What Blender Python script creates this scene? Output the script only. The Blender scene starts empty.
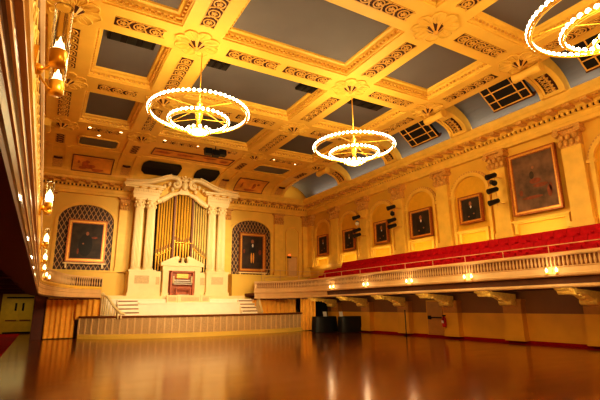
import bpy, math, random
from mathutils import Vector, Matrix
random.seed(7)
C = bpy.context.scene.collection
PI = math.pi
def rad(d): return math.radians(d)

# ------------------------------------------------------------------ materials
def lin(c):
    def f(x):
        x /= 255.0
        return x/12.92 if x <= .04045 else ((x+.055)/1.055)**2.4
    return (f(c[0]), f(c[1]), f(c[2]), 1)

def mat(name, rgb, rough=.6, metal=0., var=.12, scale=3., emit=None, estr=0., spec=.4, bump=0., coat=0.):
    m = bpy.data.materials.new(name); m.use_nodes = True
    nt = m.node_tree; b = nt.nodes['Principled BSDF']
    b.inputs['Roughness'].default_value = rough
    b.inputs['Metallic'].default_value = metal
    b.inputs['Specular IOR Level'].default_value = spec
    if coat: b.inputs['Coat Weight'].default_value = coat
    tc = nt.nodes.new('ShaderNodeTexCoord')
    nz = nt.nodes.new('ShaderNodeTexNoise'); nz.inputs['Scale'].default_value = scale; nz.inputs['Detail'].default_value = 3
    nt.links.new(tc.outputs['Object'], nz.inputs['Vector'])
    cr = nt.nodes.new('ShaderNodeValToRGB')
    c = lin(rgb)
    cr.color_ramp.elements[0].color = tuple(x*(1-var) for x in c[:3])+(1,)
    cr.color_ramp.elements[1].color = tuple(min(1, x*(1+var)) for x in c[:3])+(1,)
    cr.color_ramp.elements[0].position = .3; cr.color_ramp.elements[1].position = .7
    nt.links.new(nz.outputs['Fac'], cr.inputs['Fac'])
    nt.links.new(cr.outputs['Color'], b.inputs['Base Color'])
    if bump:
        bp = nt.nodes.new('ShaderNodeBump'); bp.inputs['Strength'].default_value = bump; bp.inputs['Distance'].default_value = .02
        nt.links.new(nz.outputs['Fac'], bp.inputs['Height']); nt.links.new(bp.outputs['Normal'], b.inputs['Normal'])
    if emit:
        b.inputs['Emission Color'].default_value = lin(emit); b.inputs['Emission Strength'].default_value = estr
        m.cycles.emission_sampling = 'NONE'
    return m

M = {}
M['wall'] = mat('wall_plaster', (228,180,70), .55, var=.06, scale=.6)
M['wallback'] = mat('wall_plaster_stage', (232,190,84), .55, var=.06, scale=.6)
M['panel'] = mat('wall_inset_plaster', (228,172,46), .55, var=.06)
M['trimy'] = mat('gilded_cream_plaster', (238,192,84), .5, var=.07, scale=2)
M['ceil'] = mat('ceiling_plaster', (240,192,84), .5, var=.05, scale=1)
M['capital'] = mat('capital_plaster', (212,158,78), .6, var=.22, scale=14, bump=.6)
M['coffer'] = mat('coffer_paint', (106,100,100), .7, var=.05, scale=.7)
M['vault'] = mat('vault_paint', (112,110,114), .6, var=.06, scale=.7)
M['brown'] = mat('tracery_brown', (72,34,12), .8, var=.3, scale=8)
M['gold'] = mat('tracery_gilt', (226,172,78), .4, var=.12, scale=6)
M['brass'] = mat('polished_brass', (232,178,62), .28, metal=.65, var=.1)
M['dark'] = mat('dark_gap', (26,18,14), .8)
M['black'] = mat('black_metal', (22,20,20), .5)
M['white'] = mat('white_enamel', (225,215,200), .5)
M['cream'] = mat('organ_cream', (240,212,150), .45, var=.04, scale=2)
M['creamd'] = mat('organ_panel_tan', (212,180,126), .6, var=.12, scale=10)
M['pipe'] = mat('gilded_pipe', (240,182,66), .3, metal=.25, var=.1, scale=1.5)
M['pipe2'] = mat('pale_gilded_pipe', (240,204,116), .35, metal=.2, var=.1, scale=1.5)
M['casewood'] = mat('case_wood', (120,66,26), .5, var=.2, scale=5)
M['redwood'] = mat('console_red_wood', (178,88,36), .4, var=.2, scale=6)
M['ivory'] = mat('ivory_keys', (230,214,184), .4)
M['red'] = mat('red_upholstery', (180,10,28), .75, var=.15, scale=4, spec=.2)
M['redcarpet'] = mat('red_carpet', (150,12,14), .9, var=.2, scale=12, spec=.1)
M['fascia'] = mat('balcony_cream', (222,180,124), .5, var=.06, scale=2)
M['fasciad'] = mat('balcony_dark_brown', (92,52,24), .6, var=.15)
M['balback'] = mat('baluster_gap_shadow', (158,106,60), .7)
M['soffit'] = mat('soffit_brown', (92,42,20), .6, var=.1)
M['varn'] = mat('varnished_brown_band', (84,42,20), .28, var=.2, scale=6, coat=.5)
M['rail'] = mat('handrail_wood', (214,170,120), .4)
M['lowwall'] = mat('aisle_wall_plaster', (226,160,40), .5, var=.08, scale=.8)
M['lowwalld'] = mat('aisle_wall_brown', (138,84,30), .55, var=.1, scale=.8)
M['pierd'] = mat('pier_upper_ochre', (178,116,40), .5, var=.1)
M['gildshine'] = mat('bracket_gilding', (246,196,96), .35, metal=.2, var=.15, scale=8)
M['frame'] = mat('gilt_frame', (172,100,40), .35, metal=.3, var=.2, scale=10)
M['frame2'] = mat('gilt_frame_bright', (226,164,74), .35, metal=.3, var=.15, scale=10)
M['skin'] = mat('painted_skin', (158,100,64), .6)
M['coat'] = mat('painted_coat', (34,27,21), .6)
M['canvas'] = mat('painted_ground', (58,42,28), .6, var=.5, scale=1.8)
M['canvasg'] = mat('painted_hazy_ground', (112,80,56), .6, var=.55, scale=1.4)
M['orange'] = mat('painted_orange', (130,62,30), .6, var=.3, scale=4)
M['mural'] = mat('mural_ochre', (226,158,62), .7, var=.2, scale=1.5)
M['muralr'] = mat('mural_rust', (184,100,36), .7, var=.3, scale=3)
M['bulb'] = mat('lit_bulb', (255,240,210), .4, emit=(255,232,190), estr=14)
M['bulbw'] = mat('lit_bowl', (255,240,210), .4, emit=(255,228,180), estr=6)
M['flame'] = mat('lit_candle_bulb', (255,230,190), .4, emit=(255,226,170), estr=5)
M['down'] = mat('lit_downlight', (255,230,190), .4, emit=(255,222,165), estr=7)
M['doorp'] = mat('door_yellow_green', (206,172,44), .5, var=.08)
M['doorr'] = mat('door_ochre', (190,128,50), .5, var=.08)
M['ropew'] = mat('step_white', (246,230,196), .5, var=.03)
M['extred'] = mat('extinguisher_red', (190,14,12), .35)
M['exitglow'] = mat('exit_sign_glow', (255,120,60), .4, emit=(255,90,50), estr=3)
M['meshpanel'] = mat('perforated_panel', (196,156,104), .7, var=.2, scale=20)

def glass_mat():
    m = bpy.data.materials.new('chimney_glass'); m.use_nodes = True
    b = m.node_tree.nodes['Principled BSDF']
    b.inputs['Base Color'].default_value = (1,.95,.85,1); b.inputs['Roughness'].default_value = .05
    b.inputs['Transmission Weight'].default_value = 1.; b.inputs['IOR'].default_value = 1.15
    return m
M['glass'] = glass_mat()

def floor_mat():
    m = bpy.data.materials.new('varnished_maple_floor'); m.use_nodes = True
    nt = m.node_tree; b = nt.nodes['Principled BSDF']
    tc = nt.nodes.new('ShaderNodeTexCoord')
    br = nt.nodes.new('ShaderNodeTexBrick')
    br.inputs['Scale'].default_value = 1.; br.inputs['Brick Width'].default_value = 2.4; br.inputs['Row Height'].default_value = .11
    br.inputs['Mortar Size'].default_value = .006
    br.inputs['Color1'].default_value = lin((142,80,22)); br.inputs['Color2'].default_value = lin((120,64,16)); br.inputs['Mortar'].default_value = lin((74,34,8))
    nt.links.new(tc.outputs['Object'], br.inputs['Vector'])
    mp = nt.nodes.new('ShaderNodeMapping'); mp.inputs['Scale'].default_value = (.3,2.2,1)
    nt.links.new(tc.outputs['Object'], mp.inputs['Vector'])
    nz = nt.nodes.new('ShaderNodeTexNoise'); nz.inputs['Scale'].default_value = 1.3; nz.inputs['Detail'].default_value = 4
    nt.links.new(mp.outputs['Vector'], nz.inputs['Vector'])
    mx = nt.nodes.new('ShaderNodeMix'); mx.data_type = 'RGBA'; mx.blend_type = 'MULTIPLY'; mx.inputs['Factor'].default_value = .35
    nt.links.new(br.outputs['Color'], mx.inputs['A']); nt.links.new(nz.outputs['Color'], mx.inputs['B'])
    nt.links.new(mx.outputs['Result'], b.inputs['Base Color'])
    rr = nt.nodes.new('ShaderNodeMapRange'); rr.inputs['To Min'].default_value = .11; rr.inputs['To Max'].default_value = .22
    nt.links.new(nz.outputs['Fac'], rr.inputs['Value']); nt.links.new(rr.outputs['Result'], b.inputs['Roughness'])
    bp = nt.nodes.new('ShaderNodeBump'); bp.inputs['Strength'].default_value = .3; bp.inputs['Distance'].default_value = .02
    nt.links.new(nz.outputs['Fac'], bp.inputs['Height']); nt.links.new(bp.outputs['Normal'], b.inputs['Normal'])
    b.inputs['Specular IOR Level'].default_value = .5; b.inputs['Coat Weight'].default_value = .35; b.inputs['Coat Roughness'].default_value = .16; b.inputs['Coat Tint'].default_value = (1,.8,.5,1); b.inputs['Specular Tint'].default_value = (1,.72,.36,1)
    return m
M['floor'] = floor_mat()

def lattice_mat():
    m = bpy.data.materials.new('diamond_lattice'); m.use_nodes = True
    nt = m.node_tree; b = nt.nodes['Principled BSDF']; b.inputs['Roughness'].default_value = .6
    tc = nt.nodes.new('ShaderNodeTexCoord'); sp = nt.nodes.new('ShaderNodeSeparateXYZ')
    nt.links.new(tc.outputs['Object'], sp.inputs['Vector'])
    def ma(op, a, c=None):
        n = nt.nodes.new('ShaderNodeMath'); n.operation = op
        for i, v in enumerate((a, c)):
            if v is None: continue
            if isinstance(v, (int, float)): n.inputs[i].default_value = v
            else: nt.links.new(v, n.inputs[i])
        return n.outputs[0]
    u = ma('MULTIPLY', sp.outputs['X'], 3.3); w = ma('MULTIPLY', sp.outputs['Z'], 1.75)
    ls = []
    for s in ('ADD', 'SUBTRACT'):
        t = ma(s, u, w); t = ma('FRACT', t); t = ma('SUBTRACT', t, .5); t = ma('ABSOLUTE', t); ls.append(ma('LESS_THAN', t, .085))
    k = ma('MAXIMUM', ls[0], ls[1])
    mx = nt.nodes.new('ShaderNodeMix'); mx.data_type = 'RGBA'
    mx.inputs['A'].default_value = lin((60,34,16)); mx.inputs['B'].default_value = lin((186,142,86))
    nt.links.new(k, mx.inputs['Factor']); nt.links.new(mx.outputs['Result'], b.inputs['Base Color'])
    return m
M['lattice'] = lattice_mat()

def curtain_mat():
    m = mat('gold_curtain', (250,176,66), .7, var=.1, scale=3, spec=.25)
    return m
M['curtain'] = curtain_mat()

# ------------------------------------------------------------------ mesh builder
class MB:
    def __init__(s): s.v = []; s.f = []; s.mi = []; s.sm = []; s.m = 0
    def add(s, vs, fs, smooth=False):
        n = len(s.v); s.v += [tuple(p) for p in vs]
        for f in fs: s.f.append([n+i for i in f]); s.mi.append(s.m); s.sm.append(smooth)
    def box(s, x0, x1, y0, y1, z0, z1):
        s.add([(x0,y0,z0),(x1,y0,z0),(x1,y1,z0),(x0,y1,z0),(x0,y0,z1),(x1,y0,z1),(x1,y1,z1),(x0,y1,z1)],
              [(0,3,2,1),(4,5,6,7),(0,1,5,4),(1,2,6,5),(2,3,7,6),(3,0,4,7)])
    def prism(s, pts, off):
        n = len(pts); o = Vector(off)
        vs = [tuple(p) for p in pts]+[tuple(Vector(p)+o) for p in pts]
        fs = [tuple(range(n))[::-1], tuple(range(n, 2*n))]+[(i, (i+1)%n, n+(i+1)%n, n+i) for i in range(n)]
        s.add(vs, fs)
    def quad(s, a, b, c, d): s.add([a,b,c,d], [(0,1,2,3)])
    def frame_of(s, d):
        d = Vector(d).normalized(); a = Vector((0,0,1)) if abs(d.z) < .9 else Vector((1,0,0))
        x = d.cross(a).normalized(); return x, d.cross(x).normalized()
    def tube(s, pts, r, n=8, caps=True, smooth=True):
        pts = [Vector(p) for p in pts]; rs = r if isinstance(r, (list, tuple)) else [r]*len(pts)
        vs = []; k = len(pts)
        for i, p in enumerate(pts):
            d = pts[min(i+1, k-1)]-pts[max(i-1, 0)]; x, y = s.frame_of(d)
            if i and (x.dot(px) < 0): x, y = -x, -y
            px = x
            for j in range(n):
                a = 2*PI*j/n; vs.append(p+x*math.cos(a)*rs[i]+y*math.sin(a)*rs[i])
        fs = [(i*n+j, i*n+(j+1)%n, (i+1)*n+(j+1)%n, (i+1)*n+j) for i in range(k-1) for j in range(n)]
        s.add(vs, fs, smooth)
        if caps:
            s.add(vs[:n], [tuple(range(n))[::-1]]); s.add(vs[-n:], [tuple(range(n))])
    def lathe(s, prof, cx, cy, n=16, smooth=True, a0=0, a1=2*PI):
        vs = []; full = abs(a1-a0-2*PI) < 1e-6; m = n if full else n+1
        for r, z in prof:
            for j in range(m):
                a = a0+(a1-a0)*j/n; vs.append((cx+r*math.cos(a), cy+r*math.sin(a), z))
        fs = [(i*m+j, i*m+(j+1)%m, (i+1)*m+(j+1)%m, (i+1)*m+j) for i in range(len(prof)-1) for j in range(n)]
        s.add(vs, fs, smooth)
    def sph(s, c, r, n=10, m=6, sz=1.):
        pr = [(max(1e-4, r*math.sin(PI*i/m)), c[2]-r*sz*math.cos(PI*i/m)) for i in range(m+1)]
        s.lathe(pr, c[0], c[1], n)
    def torus(s, c, R, r, n=48, m=6):
        vs = []
        for i in range(n):
            a = 2*PI*i/n
            for j in range(m):
                b = 2*PI*j/m; q = R+r*math.cos(b)
                vs.append((c[0]+q*math.cos(a), c[1]+q*math.sin(a), c[2]+r*math.sin(b)))
        fs = [(i*m+j, ((i+1)%n)*m+j, ((i+1)%n)*m+(j+1)%m, i*m+(j+1)%m) for i in range(n) for j in range(m)]
        s.add(vs, fs, True)
    def sweep(s, prof, path, closed=False, smooth=False):
        # prof: (offset to the left of travel, z); path: list of (x, y)
        P = [Vector(p) for p in path]; k = len(P); vs = []
        for i, p in enumerate(P):
            if closed: a, b = P[(i-1)%k], P[(i+1)%k]
            else: a, b = P[max(i-1, 0)], P[min(i+1, k-1)]
            d1 = (p-a).normalized() if (p-a).length > 1e-6 else (b-p).normalized()
            d2 = (b-p).normalized() if (b-p).length > 1e-6 else d1
            n1 = Vector((-d1.y, d1.x)); n2 = Vector((-d2.y, d2.x)); nn = (n1+n2)
            nn = nn.normalized(); nn = nn/max(.3, nn.dot(n1))
            for o, z in prof: vs.append((p.x+nn.x*o, p.y+nn.y*o, z))
        m = len(prof); fs = []
        for i in range(k if closed else k-1):
            for j in range(m-1):
                fs.append((i*m+j, ((i+1)%k)*m+j, ((i+1)%k)*m+j+1, i*m+j+1))
        s.add(vs, fs, smooth)
        if not closed and len(prof) > 2:
            s.add(vs[:m], [tuple(range(m))[::-1]]); s.add(vs[-m:], [tuple(range(m))])
    def ribbon(s, pts, nrm, w, h):
        # strip of width w, thickness h along pts lying on a plane with normal nrm
        N = Vector(nrm).normalized(); pts = [Vector(p) for p in pts]; vs = []; k = len(pts)
        for i, p in enumerate(pts):
            d = (pts[min(i+1, k-1)]-pts[max(i-1, 0)]).normalized(); t = N.cross(d)
            ww = w[i] if isinstance(w, (list, tuple)) else w
            vs += [p-t*ww/2, p-t*ww/2+N*h, p+t*ww/2+N*h, p+t*ww/2]
        fs = []
        for i in range(k-1):
            for j in range(4): fs.append((i*4+j, i*4+(j+1)%4, (i+1)*4+(j+1)%4, (i+1)*4+j))
        fs += [(0,1,2,3), ((k-1)*4+3, (k-1)*4+2, (k-1)*4+1, (k-1)*4)]
        s.add(vs, fs)
    def build(s, name, mats, parent=None, origin=None):
        if not isinstance(mats, (list, tuple)): mats = [mats]
        if parent is not None: o = worldloc(parent)
        elif origin is not None: o = Vector(origin)
        else:
            xs = [p[0] for p in s.v]; ys = [p[1] for p in s.v]; zs = [p[2] for p in s.v]
            o = Vector(((min(xs)+max(xs))/2, (min(ys)+max(ys))/2, min(zs)))
        me = bpy.data.meshes.new(name)
        me.from_pydata([(p[0]-o.x, p[1]-o.y, p[2]-o.z) for p in s.v], [], s.f)
        for m in mats: me.materials.append(M[m] if isinstance(m, str) else m)
        me.polygons.foreach_set('material_index', s.mi); me.polygons.foreach_set('use_smooth', s.sm)
        me.update()
        ob = bpy.data.objects.new(name, me); C.objects.link(ob)
        if parent is not None: ob.parent = parent
        else: ob.location = o
        return ob

def worldloc(o):
    v = Vector((0,0,0))
    while o is not None: v = v+o.location; o = o.parent
    return v
def tag(o, label=None, cat=None, group=None, kind=None):
    if label: o['label'] = label
    if cat: o['category'] = cat
    if group: o['group'] = group
    if kind: o['kind'] = kind
    return o
def thing(name, loc, label, cat, group=None):
    o = bpy.data.objects.new(name, None); C.objects.link(o); o.location = loc; o.empty_display_size = .2
    return tag(o, label, cat, group)
def dup(root, loc, label=None, rotz=None):
    r = root.copy(); C.objects.link(r); r.location = loc
    if rotz is not None: r.rotation_euler = (0,0,rotz)
    if label: r['label'] = label
    for ch in list(root.children):
        c = ch.copy(); C.objects.link(c); c.parent = r
        for g in list(ch.children):
            d = g.copy(); C.objects.link(d); d.parent = c
    return r

# ------------------------------------------------------------------ dimensions
XR, XL, YB, YF = 20.7, -4.1, 34.4, -12.0
ZC = 12.05                      # underside of the ceiling beams
BX = [-.13, 4.2, 11.7, 16.8]    # beams along the hall
BY = [-6.7, -1.15, 4.4, 9.96, 15.33, 20.95, 26.6]
HW = .78
PY = [10.3+3.91*k for k in range(-5, 7)]   # pilasters on the side wall (last at 33.8 = corner)
ST = 'structure'

# ------------------------------------------------------------------ floor and shell
b = MB(); b.box(XL-.3, XR+.3, YF-.3, 43, -.2, 0)
tag(b.build('floor', 'floor'), kind=ST)
# right wall
b = MB(); b.box(XR, XR+.3, YF-.3, YB+.3, 0, 13.2)
wr = tag(b.build('wall_right', 'wall'), kind=ST)
# lower aisle wall lining, brown above and mustard yellow below
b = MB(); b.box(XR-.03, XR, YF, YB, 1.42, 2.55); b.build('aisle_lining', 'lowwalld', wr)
b = MB(); b.box(XR-.04, XR, YF, YB, .14, 1.42); b.build('aisle_lining_lower', 'lowwall', wr)
b = MB(); b.box(0.3, XR, YB, YB+.3, 0, 13.2); b.box(XL, .3, YB, YB+.3, 3.1, 13.2)
wb = tag(b.build('wall_back', 'wallback'), kind=ST)
b = MB(); b.box(XL-.3, XL, YF-.3, 42.6, 0, 13.2)
tag(b.build('wall_left', 'wall'), kind=ST)
b = MB(); b.box(XL, XR, YF-.3, YF, 0, 13.2)
tag(b.build('wall_front', 'wall'), kind=ST)
# passage behind the left aisle
b = MB(); b.box(.15, .3, YB+.3, 42.3, 0, 3.3); b.box(XL, .3, YB+.3, 42.6, 3.3, 3.5); b.box(XL, .3, 42.3, 42.6, 0, 3.3)
tag(b.build('wall_passage', 'soffit'), kind=ST)

def pilaster(side, y, parent):
    # side wall pilaster
    b = MB(); x = XR
    b.box(x-.26, x, y-.45, y+.45, 5.2, 8.95); b.box(x-.32, x, y-.52, y+.52, 5.2, 5.5)
    p = b.build('pilaster', 'trimy', parent)
    b = MB(); b.box(x-.3, x, y-.46, y+.46, 8.95, 9.78); b.box(x-.46, x, y-.62, y+.62, 9.78, 9.92)
    for j in range(4):
        yy = y-.4+.267*j
        b.sph((x-.34, yy, 9.15), .13, 8, 5, 1.3)
    for j in range(3): b.sph((x-.38, y-.3+.3*j, 9.42), .13, 8, 5, 1.2)
    for sg in (-1, 1):
        b.tube([(x-.5, y+sg*.5, 9.66), (x, y+sg*.5, 9.66)], .15, 10)
    b.build('capital', 'capital', p)
for y in PY:
    if y < YB-.2: pilaster(1, y, wr)
def arch_pts(c, hw, z0, zs, rise, n=18):
    return [(c-hw, z0)]+[(c-hw*math.cos(PI*i/n), zs+rise*math.sin(PI*i/n)) for i in range(n+1)]+[(c+hw, z0)]
BAYS = [(PY[i]+PY[i+1])/2 for i in range(len(PY)-1)]
BIG = 12.25
def bay(yc):
    if abs(yc-BIG) > .5:
        b = MB()
        P = arch_pts(yc, 1.3, 5.25, 8.1, 1.15); Q = arch_pts(yc, 1.12, 5.25, 8.1, .95); R_ = arch_pts(yc, 1.42, 5.25, 8.1, 1.27)
        for A, B, xo in ((P, Q, .2),):
            for i in range(len(A)-1):
                (a0, a1), (c0, c1), (d0, d1), (e0, e1) = A[i], A[i+1], B[i+1], B[i]
                b.prism([(XR, a0, a1), (XR, c0, c1), (XR, d0, d1), (XR, e0, e1)], (-xo, 0, 0))
        for sg in (-1, 1): b.box(XR-.17, XR, yc+sg*1.27-.2, yc+sg*1.27+.2, 7.98, 8.14)
        b.build('arch_moulding', 'trimy', wr)
        b = MB()
        for i in range(1, len(P)-2):
            b.prism([(XR, R_[i][0], R_[i][1]), (XR, R_[i+1][0], R_[i+1][1]), (XR, P[i+1][0], P[i+1][1]), (XR, P[i][0], P[i][1])], (-.12, 0, 0))
        b.build('archivolt', 'capital', wr)
        b = MB()   # beaded band over the archivolt
        for i in range(1, 24):
            a = PI*i/24; b.box(XR-.15, XR, yc-1.36*math.cos(a)-.025, yc-1.36*math.cos(a)+.025, 8.1+1.21*math.sin(a)-.025, 8.1+1.21*math.sin(a)+.025)
        b.build('arch_beading', 'trimy', wr)
        b = MB(); b.box(XR-.02, XR, yc-1.12, yc+1.12, 5.25, 8.1)
        b.prism([(XR, q[0], q[1]) for q in Q[1:-1]], (-.02, 0, 0)); b.build('niche_panel', 'panel', wr)
    hw = 1.45 if abs(yc-BIG) < .5 else 1.05
    b = MB(); b.box(XR-.3, XR, yc-hw, yc+hw, 5.88, 5.97); b.box(XR-.22, XR, yc-hw+.06, yc+hw-.06, 5.8, 5.88)
    for sg in (-1, 1): b.box(XR-.2, XR, yc+sg*(hw-.15)-.08, yc+sg*(hw-.15)+.08, 5.3, 5.8)
    b.build('picture_ledge', 'trimy', wr)
for yc in BAYS: bay(yc)
# lower piers with gilt scroll brackets
for i, y in enumerate(PY[:-1]):
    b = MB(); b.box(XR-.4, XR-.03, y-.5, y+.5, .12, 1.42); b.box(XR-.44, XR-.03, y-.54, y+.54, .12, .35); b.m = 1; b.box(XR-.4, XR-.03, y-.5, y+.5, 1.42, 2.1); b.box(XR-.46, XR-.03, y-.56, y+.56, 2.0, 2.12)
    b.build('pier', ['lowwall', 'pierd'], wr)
b = MB(); b.box(XR-.06, XR, YF, YB, 0, .14)
tag(b.build('baseboard_right', 'redcarpet'), kind=ST)
b = MB(); b.box(20.12, XR-.06, YF, 31, 0, .015)
tag(b.build('aisle_carpet', 'redcarpet'), 'narrow red carpet strip along the foot of the right aisle wall', 'carpet')
b = MB(); b.box(XL+.02, -1.25, YF+.02, 42.05, 0, .02)
tag(b.build('aisle_runner', 'redcarpet'), 'wide red carpet under the left balcony leading to the yellow double door', 'carpet')

# back wall pilasters, niches
for (x0, x1) in ((-.75, -.05), (4.25, 4.95), (12.35, 13.0), (17.1, 17.95), (20.0, 20.7)):
    b = MB(); b.box(x0, x1, YB-.26, YB, 4.4, 8.95); b.box(x0-.07, x1+.07, YB-.32, YB, 4.4, 4.7)
    p = b.build('pilaster', 'trimy', wb)
    b = MB(); b.box(x0, x1, YB-.3, YB, 8.95, 9.78); b.box(x0-.14, x1+.14, YB-.46, YB, 9.78, 9.92)
    for j in range(4): b.sph((x0+.08+(x1-x0-.16)*j/3, YB-.34, 9.15), .12, 8, 5, 1.3)
    for j in range(3): b.sph((x0+.15+(x1-x0-.3)*j/2, YB-.38, 9.42), .12, 8, 5, 1.2)
    b.build('capital', 'capital', p)
def back_arch(c, hw, z0, zs, rise, wid, fill, nm='lattice_panel'):
    b = MB(); A = arch_pts(c, hw+wid, z0, zs, rise+wid); B = arch_pts(c, hw, z0, zs, rise)
    for i in range(len(A)-1):
        b.prism([(A[i][0], YB, A[i][1]), (A[i+1][0], YB, A[i+1][1]), (B[i+1][0], YB, B[i+1][1]), (B[i][0], YB, B[i][1])], (0, -.16, 0))
    b.build('arch_moulding', 'trimy', wb)
    b = MB(); b.prism([(q[0], YB, q[1]) for q in B], (0, -.04, 0)); b.build(nm, fill, wb)
back_arch(2.15, 1.8, 4.45, 7.95, 1.2, .2, 'lattice')
back_arch(14.95, 1.8, 4.45, 7.95, 1.15, .2, 'lattice')
back_arch(18.98, .62, 4.6, 8.2, .55, .1, 'wallback', 'blind_arch_panel')

# ------------------------------------------------------------------ cornice
path = [(XR, YF), (XR, YB), (XL, YB), (XL, YF)]
b = MB()
b.sweep([(0,9.92),(.3,9.92),(.3,10.12),(.33,10.13),(.33,10.36),(.42,10.4),(.42,10.56),(.5,10.6),(.5,10.72),(1.08,10.76),(1.1,10.93),(1.18,10.98),(1.3,11.16),(1.3,11.2),(.0,11.24)], path, closed=True)
tag(b.build('trim_1', 'trimy', origin=(8.3, 11, 9.9)), kind=ST); co = bpy.data.objects['trim_1']
b = MB(); b2 = MB()
y = -2.
while y < YB-.5:
    b.box(XR-.54, XR-.4, y, y+.13, 10.41, 10.56); y += .25
x = XL+.6
while x < XR-.6:
    b.box(x, x+.13, YB-.54, YB-.4, 10.41, 10.56); x += .25
b.build('dentil_course', 'trimy', co)
b = MB()
y = -2.
while y < YB-1.1:
    b.box(XR-1.02, XR-.5, y, y+.3, 10.6, 10.75); b.sph((XR-.78, y+.55, 10.76), .13, 8, 4, .5); y += .78
x = XL+1.2
while x < XR-1.1:
    b.box(x, x+.3, YB-1.02, YB-.5, 10.6, 10.75); b.sph((x+.55, YB-.78, 10.76), .13, 8, 4, .5); x += .78
b.build('modillion_course', 'capital', co)
b = MB()
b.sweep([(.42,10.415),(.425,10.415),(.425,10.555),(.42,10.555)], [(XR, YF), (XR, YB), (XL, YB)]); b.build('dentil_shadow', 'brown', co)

# ------------------------------------------------------------------ ceiling
b = MB(); b.box(XL-.3, XR+.3, YF-.3, YB+.3, 13.0, 13.2)
cl = tag(b.build('ceiling', 'ceil'), kind=ST)
Y1 = 27.38
def beam(x0, x1, y0, y1, name='beam'):
    b = MB(); b.box(x0, x1, y0, y1, ZC, 13.0); b.build(name, 'ceil', cl)
for x in BX: beam(x-HW, x+HW, YF, Y1)
for y in BY:
    xs = [XL]+[v for q in BX for v in (q-HW, q+HW)]+[17.6]
    for i in range(0, len(xs), 2):
        if xs[i+1]-xs[i] > .1: beam(xs[i], xs[i+1], y-HW, y+HW, 'cross_beam')
# coffer panels with inner mouldings
ys = [YF]+[v for q in BY for v in (q-HW, q+HW)]
cols = [(XL, BX[0]-HW)]+[(BX[i]+HW, BX[i+1]-HW) for i in range(3)]
for j in range(2, len(ys)-1, 2):
    y0, y1 = ys[j], ys[j+1]
    for i, (x0, x1) in enumerate(cols):
        b = MB(); b.box(x0+.02, x1-.02, y0+.02, y1-.02, 12.52, 12.6); p = b.build('coffer_panel', 'coffer', cl)
        b = MB(); pth = [(x0, y0), (x1, y0), (x1, y1), (x0, y1)]
        b.sweep([(0,12.12),(.05,12.13),(.07,12.2),(.05,12.28),(.14,12.3),(.16,12.4),(.26,12.44),(.28,12.52),(0,12.52)], pth, closed=True)
        b.build('coffer_moulding', 'trimy', p)
        b = MB()
        for (ax, c0, c1, f, sg) in ((0, x0, x1, y0, 1), (0, x0, x1, y1, -1), (1, y0, y1, x0, 1), (1, y0, y1, x1, -1)):
            t = c0+.2
            while t < c1-.2:
                q = f+sg*.09
                if ax == 0: b.box(t, t+.08, q-.05, q+.05, 12.2, 12.29)
                else: b.box(q-.05, q+.05, t, t+.08, 12.2, 12.29)
                t += .22
        b.build('egg_and_dart', 'gold', p)
# tracery plates on beams
def tracery(x0, x1, y0, y1, z=ZC):
    b = MB(); b.box(x0, x1, y0, y1, z-.012, z)
    p = b.build('tracery_plate', 'brown', cl)
    b = MB(); lx = x1-x0 >= y1-y0; L = (x1-x0) if lx else (y1-y0); W = (y1-y0) if lx else (x1-x0)
    n = max(1, round(L/(W*.95))); st = L/n
    def P(u, w): return (x0+u, y0+w, z-.012) if lx else (x0+w, y0+u, z-.012)
    N = (0,0,-1)
    for k in range(n):
        cu = (k+.5)*st; r = W*.36
        b.ribbon([P(cu+r*math.cos(a*PI/6), W/2+r*math.sin(a*PI/6)) for a in range(13)], N, W*.075, .03)
        for a in range(5):
            t = a*2*PI/5+k; b.ribbon([P(cu, W/2), P(cu+r*.55*math.cos(t), W/2+r*.55*math.sin(t))], N, [W*.05, W*.13], .035)
        for sg in (-1, 1):
            u0 = cu+st/2
            b.ribbon([P(u0-.26*st, W/2), P(u0-.1*st, W/2+sg*W*.2), P(u0, W/2+sg*W*.42), P(u0+.13*st, W/2+sg*W*.44)], N, [W*.07, W*.09, W*.09, W*.04], .03)
    b.ribbon([P(0, W*.02), P(L, W*.02)], N, W*.05, .02); b.ribbon([P(0, W*.98), P(L, W*.98)], N, W*.05, .02)
    b.build('scrollwork', 'gold', p)
for x in BX:
    for j in range(2, len(BY)-1):
        a, c = BY[j]+1.25, BY[j+1]-1.25
        if x == BX[0] and j < 3: continue
        tracery(x-.28, x+.28, a, c)
for y in BY[2:]:
    for i in range(3):
        a, c = BX[i]+1.3, BX[i+1]-1.3
        L = c-a
        if L > 4:
            tracery(a, a+L*.46, y-.28, y+.28); tracery(c-L*.46, c, y-.28, y+.28)
        else: tracery(a, c, y-.28, y+.28)
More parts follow.
